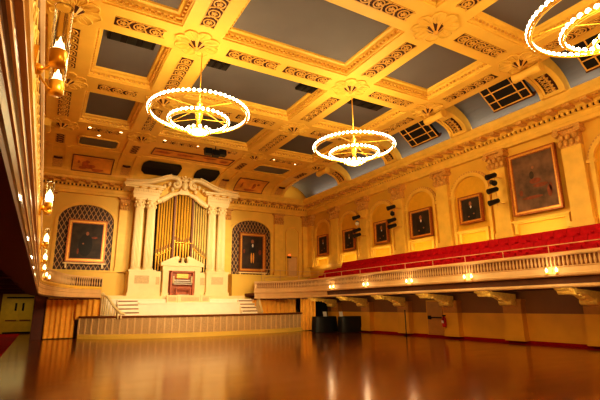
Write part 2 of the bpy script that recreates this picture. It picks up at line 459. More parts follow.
# rosettes
def rosette(x, y, z=ZC):
    b = MB()
    for k in range(8):
        a = 2*PI*k/8+.2; c, s_ = math.cos(a), math.sin(a)
        def Q(r, t, dz): return (x+r*c-t*s_, y+r*s_+t*c, z-dz)
        # scalloped leaf outline as raised lobes
        vs = [Q(.25,0,.05), Q(.4,.13,.04), Q(.6,.23,.03), Q(.78,.18,.03), Q(.88,0,.02), Q(.78,-.18,.03), Q(.6,-.23,.03), Q(.4,-.13,.04), Q(.58,0,.008)]
        b.add(vs, [(0,1,8),(1,2,8),(2,3,8),(3,4,8),(4,5,8),(5,6,8),(6,7,8),(7,0,8)])
        b.tube([Q(.28,.05,.05), Q(.42,.15,.045), Q(.62,.25,.04), Q(.8,.2,.04), Q(.9,0,.04), Q(.8,-.2,.04), Q(.62,-.25,.04), Q(.42,-.15,.045), Q(.28,-.05,.05)], .03, 5)
        b.tube([Q(.3,0,.05), Q(.6,0,.035), Q(.8,0,.035)], [.03,.022,.012], 5)
        for t in (-1, 1): b.tube([Q(.35,t*.04,.05), Q(.62,t*.12,.035)], [.02,.01], 4)
    r = b.build('rosette', 'trimy', cl)
    b = MB()
    for k in range(12):
        a = 2*PI*k/12
        b.m = k % 2
        a1 = a+2*PI/12
        p0 = (x+.1*math.cos(a), y+.1*math.sin(a), z-.24); p1 = (x+.1*math.cos(a1), y+.1*math.sin(a1), z-.24)
        q0 = (x+.34*math.cos(a), y+.34*math.sin(a), z-.04); q1 = (x+.34*math.cos(a1), y+.34*math.sin(a1), z-.04)
        b.quad(q0, q1, p1, p0)
    b.m = 0; b.sph((x, y, z-.24), .11, 10, 6)
    b.build('rosette_boss', ['gold', 'brown'], r)
for x in BX:
    for y in BY[2:]:
        if (x, y) == (BX[0], 4.4): continue
        rosette(x, y)

# side cove vault (right) and its ribs
b = MB(); n = 10
def ell(cx, cz, rx, rz, a): return (cx+rx*math.sin(a), cz+rz*math.cos(a))
vp = [ell(17.55, 11.1, 2.5, 1.5, PI/2*i/n) for i in range(n+1)]
for i in range(n):
    (xa, za), (xb, zb) = vp[i], vp[i+1]
    b.quad((xa, YF, za), (xb, YF, zb), (xb, YB-.9, zb), (xa, YB-.9, za))
    b.f[-1] = b.f[-1][::-1]; b.sm[-1] = True
b.build('cove_vault', 'vault', cl)
b = MB()
for i in range(n):
    (xa, za), (xb, zb) = vp[i], vp[i+1]; q = 2*8.3
    b.quad((q-xa, YF, za), (q-xb, YF, zb), (q-xb, YB-.9, zb), (q-xa, YB-.9, za)); b.sm[-1] = True
b.build('cove_vault', 'vault', cl)
def rib_side(y, mir=False):
    f = (lambda x: 2*8.3-x) if mir else (lambda x: x)
    b = MB(); n = 10; hw = .58
    pts = [ell(17.2, 11.15, 2.05, .95, PI/2*i/n) for i in range(n+1)]
    out = [ell(17.2, 11.15, 2.5, 1.5, PI/2*i/n) for i in range(n+1)]
    for i in range(n):
        A, B, C_, D = pts[i], pts[i+1], out[i+1], out[i]
        b.prism([(f(A[0]), y-hw, A[1]), (f(B[0]), y-hw, B[1]), (f(C_[0]), y-hw, C_[1]), (f(D[0]), y-hw, D[1])], (0, 2*hw, 0))
    for sg in (-1, 1):   # raised edges
        p2 = [ell(17.2, 11.15, 1.99, .89, PI/2*i/n) for i in range(n+1)]
        for i in range(n):
            A, B, C_, D = p2[i], p2[i+1], pts[i+1], pts[i]
            b.prism([(f(A[0]), y+sg*.5-.08, A[1]), (f(B[0]), y+sg*.5-.08, B[1]), (f(C_[0]), y+sg*.5-.08, C_[1]), (f(D[0]), y+sg*.5-.08, D[1])], (0, .16, 0))
    r = b.build('cove_rib', 'trimy', cl)
    b = MB(); b.tube([(f(17.45), y-.64, 11.78), (f(17.45), y-.4, 11.78), (f(17.45), y, 11.78), (f(17.45), y+.4, 11.78), (f(17.45), y+.64, 11.78)], [.22,.21,.18,.21,.22], 14)
    b.build('rib_scroll', 'trimy', r)
    b = MB(); ks = [PI/2*t for t in (.42, .52, .62, .72, .82, .9)]
    for i in range(len(ks)-1):
        A = ell(17.2, 11.15, 2.03, .93, ks[i]); B = ell(17.2, 11.15, 2.03, .93, ks[i+1])
        b.quad((f(A[0]), y-.3, A[1]), (f(B[0]), y-.3, B[1]), (f(B[0]), y+.3, B[1]), (f(A[0]), y+.3, A[1]))
    pl = b.build('rib_plate', 'brown', r)
    b = MB()
    for i in range(len(ks)-1):
        A = ell(17.2, 11.15, 2.0, .9, ks[i]); B = ell(17.2, 11.15, 2.0, .9, ks[i+1]); m_ = ((A[0]+B[0])/2, (A[1]+B[1])/2)
        b.tube([(f(A[0]), y-.2, A[1]), (f(m_[0]), y+.2, m_[1]), (f(B[0]), y-.2, B[1])], .035, 5); b.sph((f(m_[0]), y-.1, m_[1]), .06, 6, 4)
        b.tube([(f(A[0]), y+.22, A[1]), (f(m_[0]), y-.0, m_[1]), (f(B[0]), y+.22, B[1])], .025, 5)
    b.build('scrollwork', 'gold', pl)
for y in BY[2:]: rib_side(y+.12)
for y in BY[5:]: rib_side(y, True)

# back cove : flat soffit, octagonal coffers, curved cove with ribs
b = MB(); b.box(XL, 17.3, Y1, 30.35, ZC+.1, 13.0)
b.build('back_soffit', 'ceil', cl)
b = MB(); n = 10
def bell(r1, r2, a): return (30.3+r1*math.sin(a), 11.15+r2*math.cos(a))
bp_ = [bell(2.9, .95, PI/2*i/n) for i in range(n+1)]
for i in range(n):
    (ya, za), (yb, zb) = bp_[i], bp_[i+1]
    b.prism([(XL+.8, ya, za), (XL+.8, yb, zb), (XL+.8, yb, zb+.5), (XL+.8, ya, za+.5)], (17.5-XL-.8, 0, 0)); 
b.build('back_cove', 'trimy', cl)
for x in BX:
    if x == BX[0]: hw = .6
    hw = .62
    b = MB()
    for sg in (-1, 1):
        for i in range(n):
            A, B = bp_[i], bp_[i+1]; C_ = bell(2.8, .85, PI/2*(i+1)/n); D = bell(2.8, .85, PI/2*i/n)
            b.prism([(x+sg*.5-.12, A[0], A[1]), (x+sg*.5-.12, B[0], B[1]), (x+sg*.5-.12, C_[0], C_[1]), (x+sg*.5-.12, D[0], D[1])], (.24, 0, 0))
    b.box(x-.62, x+.62, Y1, 30.3, ZC-.02, ZC+.1)
    r = b.build('cove_rib', 'ceil', cl)
    b = MB(); ks = [PI/2*t for t in (.45, .55, .65, .75, .85)]
    for i in range(len(ks)-1):
        A = bell(2.86, .91, ks[i]); B = bell(2.86, .91, ks[i+1])
        b.quad((x-.3, A[0], A[1]), (x-.3, B[0], B[1]), (x+.3, B[0], B[1]), (x+.3, A[0], A[1]))
    b.box(x-.26, x+.26, 28.2, 29.8, ZC-.035, ZC-.02)
    pl = b.build('rib_plate', 'capital', r)
    b = MB(); A = bell(2.8, .85, PI/2*.47); b.tube([(x-.26, A[0], A[1]), (x, A[0], A[1]-.04), (x+.26, A[0], A[1])], .07, 6)
    for t in range(4): b.ribbon([(x+.18*math.cos(a*PI/4), 28.4+t*.4+.15*math.sin(a*PI/4), ZC-.035) for a in range(9)], (0,0,-1), .05, .02)
    b.build('rib_ornament', 'brown', pl)
def octo(x0, x1, y0, y1, z):
    c = .22; return [(x0+c, y0, z), (x1-c, y0, z), (x1, y0+c, z), (x1, y1-c, z), (x1-c, y1, z), (x0+c, y1, z), (x0, y1-c, z), (x0, y0+c, z)]
def octcoffer(x0, x1, y0, y1, m='coffer'):
    b = MB(); b.m = 0; b.prism(octo(x0, x1, y0, y1, ZC+.06), (0, 0, .03))
    b.m = 1; q = octo(x0-.04, x1+.04, y0-.04, y1+.04, ZC+.04); b.tube(q+[q[0]], .06, 6)
    b.build('octagon_coffer', [m, 'trimy'], cl)
octcoffer(.9, 3.1, 28.2, 29.75); octcoffer(12.9, 15.5, 28.2, 29.75)

def mural(name, label, x0, x1, pts, figs):
    # strip painting following (y,z) pts on cove
    b = MB()
    for i in range(len(pts)-1):
        A, B = pts[i], pts[i+1]
        b.quad((x0, A[0], A[1]), (x1, A[0], A[1]), (x1, B[0], B[1]), (x0, B[0], B[1]))
    t = thing(name, ((x0+x1)/2, pts[-1][0], pts[-1][1]), label, 'mural')
    b.build('canvas', 'mural', t)
    b = MB(); e = .035
    def off(p, k=.02): return (p[0]-k*.6, p[1]-k)
    pp = [off(p) for p in pts]
    for i in range(len(pp)-1):
        for xx in (x0, x1): b.tube([(xx, pp[i][0], pp[i][1]), (xx, pp[i+1][0], pp[i+1][1])], e, 5)
    for p in (pp[0], pp[-1]): b.tube([(x0, p[0], p[1]), (x1, p[0], p[1])], e, 5)
    b.build('border', 'casewood', t)
    b = MB()
    for (u, v, ru, rv) in figs:
        # blob at fractional position
        f = v*(len(pts)-1); i = min(int(f), len(pts)-2); g = f-i
        y = pts[i][0]+(pts[i+1][0]-pts[i][0])*g; z = pts[i][1]+(pts[i+1][1]-pts[i][1])*g
        d = Vector((0, pts[i+1][0]-pts[i][0], pts[i+1][1]-pts[i][1])).normalized(); cx = x0+(x1-x0)*u
        vs = []
        for k in range(10):
            a = 2*PI*k/10; s_ = d*(rv*math.sin(a))
            vs.append((cx+ru*math.cos(a)*(1+.25*math.sin(3*a+cx)), y+s_.y-.012, z+s_.z-.02))
        b.add(vs, [tuple(range(10))])
    b.build('painted_figures', 'muralr', t)
cov = [bell(2.86, .91, PI/2*t) for t in (.3, .42, .54, .66, .78, .9)]
mural('cove_mural', 'ochre mural of a reclining figure in the cove above the left lattice niche', .75, 3.3, cov,
      [(.3,.5,.2,.3), (.42,.6,.35,.25), (.25,.75,.25,.12), (.62,.8,.4,.15), (.36,.35,.15,.2), (.15,.4,.08,.15)])
mural('cove_mural', 'orange mural with a standing figure in the cove above the right lattice niche', 12.75, 15.3, cov,
      [(.62,.5,.15,.4), (.2,.5,.08,.4), (.75,.35,.12,.15), (.5,.8,.5,.12)])
mural('ceiling_mural', 'long narrow dark ochre mural on the soffit above the organ pediment', 5.35, 10.9, [(28.3, ZC+.08), (28.9, ZC+.08), (29.6, ZC+.08)],
      [(.12,.5,.5,.2), (.38,.5,.6,.2), (.7,.4,.5,.2), (.9,.6,.3,.2)])
# dark panels over the pediment, on the cove
for x0, x1, lb in ((5.2, 8.0, 0), (9.1, 10.95, 1)):
    b = MB(); cc = [bell(2.84, .89, PI/2*t) for t in (.12, .25, .4, .55, .68)]
    ins = (.28, .02, 0, .05, .35)
    for i in range(4):
        A, B = cc[i], cc[i+1]; b.quad((x0+ins[i], A[0], A[1]), (x1-ins[i], A[0], A[1]), (x1-ins[i+1], B[0], B[1]), (x0+ins[i+1], B[0], B[1]))
    b.build('cove_opening', 'dark', cl)

# vents in the coffers
def vent(x0, x1, y, label):
    t = thing('ceiling_vent', ((x0+x1)/2, y, 12.36), label, 'vent')
    b = MB(); b.box(x0, x1, y-.34, y+.34, 12.4, 12.515); b.build('housing', 'dark', t)
    k = 3
    for i in range(k):
        b = MB(); xa = x0+(x1-x0)*(i+.2)/k; b.box(xa, xa+(x1-x0)*.6/k, y-.26, y+.26, 12.36, 12.4); b.build('slat', 'black', t)
vent(1.1, 2.9, 16.9, 'dark slotted ceiling vent in the coffer at upper left beside the glass sconce')
vent(5.15, 6.15, 17.0, 'square dark ceiling vent right behind the rod of the left chandelier')
vent(9.8, 10.75, 17.0, 'square dark ceiling vent in the long coffer left of the right chandelier rod')
vent(13.0, 15.0, 17.0, 'long dark ceiling vent behind the rod of the middle chandelier')

# grilles in the right cove
def grille(y0, y1, label):
    t = thing('cove_grille', (18.2, (y0+y1)/2, 11.3), label, 'grille', )
    A = Vector((17.62, 0, 12.28)); B = Vector((18.75, 0, 11.34)); d = B-A; nrm = Vector((-d.z, 0, d.x)).normalized()
    if nrm.z > 0: nrm = -nrm
    def P(u, y, o=0): q = A+d*u+nrm*o; return (q.x, y, q.z)
    b = MB(); b.prism([P(0, y0), P(1, y0), P(1, y1), P(0, y1)], tuple(-nrm*.22)); b.build('recess', 'dark', t)
    b = MB()
    for u in (.02, .35, .68, .98): b.tube([P(u, y0, .02), P(u, y1, .02)], .033, 5)
    for k in range(4):
        yy = y0+(y1-y0)*(0, .22, .78, 1)[k]; b.tube([P(0, yy, .02), P(1, yy, .02)], .033, 5)
    b.build('bar', 'gold', t)
    b = MB(); b.prism([P(1, y0-.08), P(1.06, y0-.08), P(1.06, y1+.08), P(1, y1+.08)], tuple(-nrm*.3)); b.build('frame', 'fasciad', t)
grille(5.9, 8.3, 'gilt barred grille seen through the rings of the nearest chandelier')
grille(10.75, 12.75, 'gilt barred dark grille above the large painting in the right cove')
grille(16.5, 18.55, 'gilt barred dark grille in the right cove directly right of the middle chandelier')
b = MB()
# ------------------------------------------------------------------ balconies
def fascia_parts(path, root, side):
    # offset positive = toward the hall
    b = MB()
    b.sweep([(-.4,2.45),(0,2.45),(.02,2.5),(.0,2.57),(-.06,2.58)], path); b.build('lower_moulding', 'fascia', root)
    b = MB(); b.sweep([(-.06,2.58),(-.1,2.6),(-.1,2.82),(-.06,2.84)], path[:2]); b.build('recess_band', 'fasciad', root)  # recessed band in dark brown, straight run only
    b = MB(); b.sweep([(-.06,2.58),(-.08,2.6),(-.06,2.72),(-.04,2.84)], path[1:]); b.build('end_band', 'fascia', root)
    b = MB(); b.sweep([(-.3,2.84),(.0,2.84),(.05,2.88),(.06,2.95),(.02,2.99),(.0,3.06),(-.03,3.18),(.0,3.2),(.0,3.23),(-.1,3.24)], path); b.build('middle_moulding', 'fascia', root)
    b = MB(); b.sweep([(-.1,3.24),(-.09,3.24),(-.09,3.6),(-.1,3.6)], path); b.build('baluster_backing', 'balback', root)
    b = MB(); b.sweep([(-.3,3.6),(.03,3.6),(.06,3.64),(.06,3.7),(.02,3.74),(-.3,3.75)], path); b.build('top_rail', 'fascia', root)
    b = MB()
    # balusters along the path
    acc = 0.
    for i in range(len(path)-1):
        p, q = Vector(path[i]), Vector(path[i+1]); L = (q-p).length; d = (q-p)/L; nn = Vector((-d.y, d.x))
        t = -acc
        while t < L:
            if t >= 0:
                c = p+d*t-nn*.05; r = .035
                b.lathe([(r*.7,3.24),(r*1.3,3.3),(r*1.5,3.38),(r*.8,3.5),(r*1.2,3.6)], c.x, c.y, 5)
            t += .155
        acc = (L-(t-.155))
        acc = .155-(t-L) if t > L else 0
    b.build('balustrade', 'fascia', root)
# right
RP = [(16.4,-11.9),(16.4,25),(16.35,26.5),(16.1,28),(15.5,29.5),(14.8,30.5),(13.9,31.2)]
def smooth_path(P, k=4):
    out = []
    for i in range(len(P)-1):
        a, b_, c, d = [Vector(P[max(0, min(len(P)-1, i+j))]) for j in (-1, 0, 1, 2)]
        if (c-b_).length > 8: out.append(tuple(b_)); continue
        for t in range(k):
            u = t/k
            out.append(tuple(.5*((2*b_)+(c-a)*u+(2*a-5*b_+4*c-d)*u*u+(3*b_-a-3*c+d)*u**3)))
    out.append(P[-1]); return out
RPs = [RP[0], RP[1]]+smooth_path([(16.4,24.9)]+RP[2:], 4)[1:]
rb = thing('balcony', (18.5, 10, 2.45), 'long right-hand balcony with cream balustrade front below the portrait wall', 'balcony')
fascia_parts(RPs, rb, 'R')
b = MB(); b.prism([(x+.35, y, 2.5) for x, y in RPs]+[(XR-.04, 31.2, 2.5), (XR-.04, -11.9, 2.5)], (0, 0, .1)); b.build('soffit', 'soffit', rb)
# end wall of balcony toward stage
b = MB(); b.prism([(13.92, 31.2, 2.45), (14.06, 31.16, 2.45), (15.2, 33.0, 2.45), (15.06, 33.05, 2.45)], (0, 0, 1.3)); b.build('end_panel', 'fascia', rb)
b = MB(); b.box(14.0, XR-.05, 31.3, YB-.05, 2.7, 2.9); b.box(16.6, XR-.05, 27, 31.3, 2.7, 2.9); b.build('landing', 'soffit', rb)
TIER = [(16.75, 17.6, 3.0), (17.6, 18.6, 3.6), (18.6, 20.44, 4.15)]
TEND = [29.2, 28.3, 27.4]
for (x0, x1, z), ye in zip(TIER, TEND):
    b = MB(); b.box(x0, x1, -11.8, ye, 2.62, z); b.build('tier', 'redcarpet', rb)
b = MB(); b.box(20.45, XR-.05, -11.8, 31, 3.75, 5.22); b.build('wainscot', 'trimy', rb)
# coving brackets under the balcony
for y in PY[1:-1]:
    b = MB()
    prof = [(20.3,1.75),(20.3,2.35),(18.0,2.5),(18.0,2.42),(18.25,2.36),(18.9,2.3),(19.4,2.18),(19.8,2.0),(20.0,1.8)]
    b.prism([(p[0], y-.3, p[1]) for p in prof], (0, .6, 0))
    b.tube([(18.4, y-.36, 2.36), (18.4, y+.36, 2.36)], .13, 12); b.tube([(19.95, y-.36, 1.95), (19.95, y+.36, 1.95)], .15, 12)
    for i in range(5):
        t = i/4; b.sph((18.7+1.1*t, y, 2.3-.28*t*t-.02), .12, 8, 5, .6)
    b.build('scroll_bracket', 'gildshine', rb)
# handrail above the balcony front
hr = thing('guard_rail', (16.45, 8, 3.75), 'thin pale guard rail on slim posts running along the right balcony front', 'railing')
b = MB(); b.tube([(16.5, -3, 4.03), (16.5, 25.5, 4.03)], .022, 6)
b.tube([(16.5, 25.5, 4.03), (16.45, 26.8, 4.03), (16.2, 28.2, 4.03), (15.6, 29.7, 4.03), (14.6, 30.9, 4.03)], .018, 6); b.build('handrail', 'rail', hr)
y = 1.9
while y < 26:
    b = MB(); b.tube([(16.5, y, 3.72), (16.5, y, 4.03)], .02, 6); b.build('post', 'rail', hr); y += 1.95
for x, y in ((16.1, 28.2), (14.6, 30.9)):
    b = MB(); b.tube([(x, y, 3.72), (x, y, 4.03)], .02, 6); b.build('post', 'rail', hr)

# seats: facing -X
def make_seat(loc, label, group):
    t = thing('theater_seat', loc, label, 'seat', group)
    x, y, z = loc
    b = MB(); b.prism([(x+.12, y-.27, z+.42), (x+.3, y-.27, z+.9), (x+.38, y-.27, z+.88), (x+.2, y-.27, z+.4)], (0, .54, 0))
    b.build('backrest', 'red', t)
    b = MB(); b.box(x-.28, x+.16, y-.25, y+.25, z+.36, z+.46); b.build('seat', 'red', t)
    b = MB(); b.box(x-.1, x+.14, y-.3, y-.265, z, z+.58); b.build('armrest', 'red', t)
    return t
rows = [(17.05, 3.0, 28.8, 'red upholstered theatre seat in the front row of the right balcony, behind the guard rail', 'red seats in the front balcony row'),
        (18.05, 3.6, 27.9, 'red upholstered theatre seat in the middle row of the right balcony', 'red seats in the middle balcony row'),
        (19.1, 4.15, 27.0, 'red upholstered theatre seat in the rear row of the right balcony under the portraits', 'red seats in the rear balcony row')]
for x, z, ye, lb, gr in rows:
    y = ye; s0 = None
    while y > 6.2:
        if s0 is None: s0 = make_seat((x, y, z), lb, gr)
        else: dup(s0, (x, y, z))
        y -= .56

# left balcony (mirror, front X=-.17)
LP = [(3.1,30.0),(1.5,28.5),(.7,26.5),(.15,24),(-.1,22),(-.17,20),(-.17,-11.9)]
LPs = smooth_path(LP[:6], 4)+[LP[6]]
lb_ = thing('balcony', (-2.2, 10, 2.45), 'left-hand balcony close to the camera with moulded front and dark soffit', 'balcony')
def flip(P): return P
# travelling from stage toward the camera (-Y): left of travel is +X = hall side
b0 = LPs
for nm, m, pr in (('lower_moulding', 'varn', [(-.05,2.5),(-.01,2.52),(-.01,2.595),(-.02,2.6)]),
        ('lower_bead', 'fascia', [(-.02,2.6),(-.002,2.605),(-.002,2.625),(-.02,2.63)]),
        ('recess_band', 'varn', [(-.02,2.63),(-.03,2.64),(-.03,2.77),(-.02,2.78)]),
        ('bead_moulding', 'fascia', [(-.03,2.775),(-.01,2.785),(-.01,2.81),(-.03,2.82)]),
        ('middle_band', 'varn', [(-.03,2.82),(-.025,2.9),(-.03,2.95)]),
        ('bead_moulding', 'fascia', [(-.03,2.95),(-.005,2.96),(-.005,2.985),(-.03,2.995)]),
        ('middle_moulding', 'trimy', [(-.03,2.995),(-.02,3.03),(0,3.05),(.0,3.14),(-.02,3.17),(-.05,3.18)]),
        ('baluster_backing', 'brown', [(-.05,3.18),(-.045,3.18),(-.045,3.64),(-.05,3.64)]),
        ('top_rail', 'fascia', [(-.3,3.64),(-.03,3.64),(-.01,3.67),(-.01,3.72),(-.03,3.75),(-.3,3.75)])):
    if m == 'varn':
        b = MB(); b.sweep(pr, b0[-2:]); b.build(nm, m, lb_); b = MB(); b.sweep(pr, b0[:-1]); b.build(nm, 'fascia', lb_)
    else: b = MB(); b.sweep(pr, b0); b.build(nm, m, lb_)
b = MB(); y = 20.2
for i in range(0, len(LPs)-2):
    p, q = Vector(LPs[i]), Vector(LPs[i+1]); d = (q-p); L_ = d.length; d = d/L_; nn = Vector((-d.y, d.x)); k = max(1, int(L_/.155))
    for t in range(k):
        c = p+d*(L_*t/k)-nn*.02; b.lathe([(.02,3.18),(.045,3.3),(.05,3.36),(.025,3.5),(.04,3.64)], c.x, c.y, 5)
b.build('balustrade', 'fascia', lb_)
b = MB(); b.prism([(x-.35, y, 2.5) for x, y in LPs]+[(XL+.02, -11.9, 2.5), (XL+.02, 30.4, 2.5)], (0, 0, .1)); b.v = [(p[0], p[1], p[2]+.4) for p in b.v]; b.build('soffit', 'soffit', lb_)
b = MB(); b.sweep([(-.36,2.92),(-.36,2.46),(-.02,2.46),(-.02,2.51)], LPs); b.build('edge_beam', 'soffit', lb_)
b = MB()
y = -1.5
while y < 30:
    b.box(XL+.02, -.55, y-.16, y+.16, 2.72, 2.9); y += 1.955*2
for x in (-.75, -3.9): b.box(x-.12, x+.12, -3, 29.5, 2.74, 2.9)
b.build('soffit_beam', 'soffit', lb_)
b = MB(); b.box(XL+.05, -.6, -5, 28, 3.02, 3.2); b.box(XL+.05, -1.6, -5, 28, 3.2, 3.5); b.build('tier', 'redcarpet', lb_)
# ornamented guilloche band on the left front
b = MB(); y = -1
while y < 20:
    b.tube([(-.212, y+.1*math.cos(a*PI/4), 3.41+.17*math.sin(a*PI/4)) for a in range(9)], .012, 4)
    b.tube([(-.208, y+.05*math.cos(a*PI/4), 3.41+.08*math.sin(a*PI/4)) for a in range(9)], .01, 4); b.sph((-.208, y+.115, 3.3), .018, 6, 4); b.sph((-.208, y+.115, 3.52), .018, 6, 4); y += .23
b.build('guilloche', 'gildshine', lb_)
hr2 = thing('guard_rail', (-.25, 10, 3.75), 'thin dark guard rail above the left balcony front', 'railing')
b = MB(); b.tube([(-.27, -1, 4.03), (-.27, 20, 4.03)], .02, 6)
b.build('handrail', 'casewood', hr2)
for k in range(10):
    b = MB(); b.tube([(-.27, .4+k*1.95, 3.72), (-.27, .4+k*1.95, 4.03)], .018, 6); b.build('post', 'casewood', hr2)

# ------------------------------------------------------------------ sconces
def make_sconce(px, y, z, d, label, near=False, group=None):
    # px wall plane, d=+1 projects to +X
    t = thing('candle_sconce', (px, y, z), label, 'sconce', group)
    lx = px+d*(.13 if near else .1)
    b = MB(); b.prism([(px, y-.05, z-.12), (px, y-.07, z), (px, y, z+.13), (px, y+.07, z), (px, y+.05, z-.12)], (d*.025, 0, 0)); b.sph((px+d*.03, y, z-.02), .035, 8, 5); b.build('backplate', 'brass', t)
    for sg in (-1, 1):
        ly = y+sg*.19
        b = MB(); b.tube([(px+d*.03, y, z-.02), (px+d*.06, y+sg*.07, z-.05), (px+d*.09, y+sg*.14, z-.06), (lx, ly, z-.05)], .007 if near else .015, 6); b.build('arm', 'brass', t)
        b = MB(); b.lathe([(.0,z-.075),(.038,z-.072),(.044,z-.065),(.046,z+.015),(.036,z+.02),(0,z+.02)], lx, ly, 16); b.build('cup', 'brass', t)
        n = 16 if near else 8
        b = MB(); b.lathe([(.046,z+.015),(.046,z+.28),(.049,z+.285),(.049,z+.29),(.043,z+.285),(.042,z+.02)], lx, ly, n); b.build('glass_chimney', 'glass', t)
        b = MB()
        if near:
            b.lathe([(.012,z+.01),(.022,z+.03),(.02,z+.055),(.008,z+.085),(.0005,z+.11)], lx, ly, 10)
            for k in range(4):
                a = k*PI/2; b.lathe([(.004,z+.015),(.008,z+.03),(.005,z+.055),(.0005,z+.075)], lx+.018*math.cos(a), ly+.018*math.sin(a), 6)
        else: b.lathe([(.015,z+.01),(.043,z+.05),(.043,z+.12),(.0005,z+.2)], lx, ly, 8)
        b.build('candle_bulb', 'flame', t)
    return t
make_sconce(-.2, 2.69, 3.25, 1, 'large two-candle brass sconce with glass chimneys, nearest on the left balcony front', True)
ordn = ['second', 'third', 'fourth', 'fifth', 'sixth', 'seventh']
for k, y in enumerate((6.6, 10.56, 14.4, 18.1)):
    make_sconce(-.17, y, 3.22, 1, 'lit brass candle sconce on the left balcony front, %s one from the camera' % ordn[k])
make_sconce(-.07, 21.9, 3.22, 1, 'lit brass candle sconce on the left balcony front, second farthest, where it starts curving')
make_sconce(.06, 23.7, 3.22, 1, 'lit brass candle sconce farthest along the left balcony front above the curtain')
for k, (y, lb) in enumerate(((5.75, 'x'), (9.6, 'rightmost lit sconce on the right balcony front, below the large painting'), (13.4, 'lit sconce on the right balcony front, second from the right edge'),
        (17.1, 'lit sconce in the middle of the right balcony front'), (20.7, 'small lit sconce on the right balcony front, second from its far end'), (24.25, 'lit sconce at the far end of the right balcony front near the curtain'))):
    if k == 0: continue
    make_sconce(16.42, y, 3.0, -1, lb)

# ------------------------------------------------------------------ paintings
def portrait(yc, hw, z0, z1, label, big=False, figure='sit', light=False):
    x = XR-.26
    t = thing('framed_painting', (x, yc, z0), label, 'painting')
    fw = .17 if not big else .2
    b = MB(); pts = [(-hw, z0), (hw, z0), (hw, z1), (-hw, z1)]
    def ring(o, i, d, mi):
        b.m = mi
        for k in range(4):
            a, c = pts[k], pts[(k+1) % 4]
            def sh(p, s): return (p[0]-math.copysign(s, p[0]), p[1]+(s if p[1] == z0 else -s))
            A, B, C_, D = sh(a, o), sh(c, o), sh(c, i), sh(a, i)
            b.prism([(x+.1, yc+A[0], A[1]), (x+.1, yc+B[0], B[1]), (x+.1, yc+C_[0], C_[1]), (x+.1, yc+D[0], D[1])], (-d, 0, 0))
    ring(0, fw*.35, .2, 0); ring(fw*.35, fw*.8, .15, 1); ring(fw*.8, fw, .11, 0)
    b.build('frame', ['frame', 'frame2'], t)
    cx = x+.03
    b = MB(); b.quad((cx, yc-hw+fw, z0+fw), (cx, yc+hw-fw, z0+fw), (cx, yc+hw-fw, z1-fw), (cx, yc-hw+fw, z1-fw)); b.build('canvas', 'canvasg' if big else 'canvas', t)
    b = MB(); H = z1-z0; W = hw
    def disc(cy, cz, ry, rz, off, mi, n=14):
        b.m = mi; b.add([(cx-off, cy+ry*math.cos(2*PI*k/n), cz+rz*math.sin(2*PI*k/n)) for k in range(n)], [tuple(range(n))])
    if big:
        for (dy, dz, ry, rz, mi) in ((-.1,.6,.12,.2,1),(0,.72,.07,.08,0),(.7,.3,.12,.3,2),(-.75,.35,.1,.15,2),(-.2,.25,.55,.08,2),(.3,.42,.4,.1,2),(.05,.5,.3,.14,2),(.78,.36,.07,.2,2)):
            disc(yc-dy, z0+H*dz, ry, rz, .008+.003*mi, mi)
        b.build('painted_scene', ['skin', 'canvas', 'orange'], t)
    else:
        s = H/1.7; q = 1.2 if light else 1.
        disc(yc, z0+.62*s, .36*s, .42*s, .008, 1); disc(yc, z0+.35*s, .3*s, .2*s, .009, 1)
        disc(yc+.02, z0+1.2*s, .1*s*q, .14*s*q, .012, 0); disc(yc+.0, z0+1.0*s, .06*s, .09*s, .011, 2)
        disc(yc-.18*s, z0+.55*s, .06*s, .05*s, .012, 0); disc(yc+.2*s, z0+.42*s, .06*s, .05*s, .012, 0)
        b.build('painted_sitter', ['skin', 'coat', 'white'], t)
portrait(BIG, 1.25, 6.2, 9.38, 'large gilt-framed hazy battlefield painting, biggest on the right wall', big=True)
portrait(16.12, .78, 6.33, 7.9, 'gilt-framed portrait of a black-coated sitter left of the large painting')
portrait(20.0, .93, 6.05, 7.86, 'wide reddish-framed portrait between the two taller spotlight columns')
portrait(23.85, .72, 6.14, 7.74, 'pale portrait in a thin frame behind the middle spotlight column', light=True)
portrait(27.75, .74, 6.1, 7.76, 'dark portrait beside the farthest spotlight column')
portrait(31.55, .78, 6.1, 7.84, 'farthest small dark portrait on the right wall next to the stage corner')

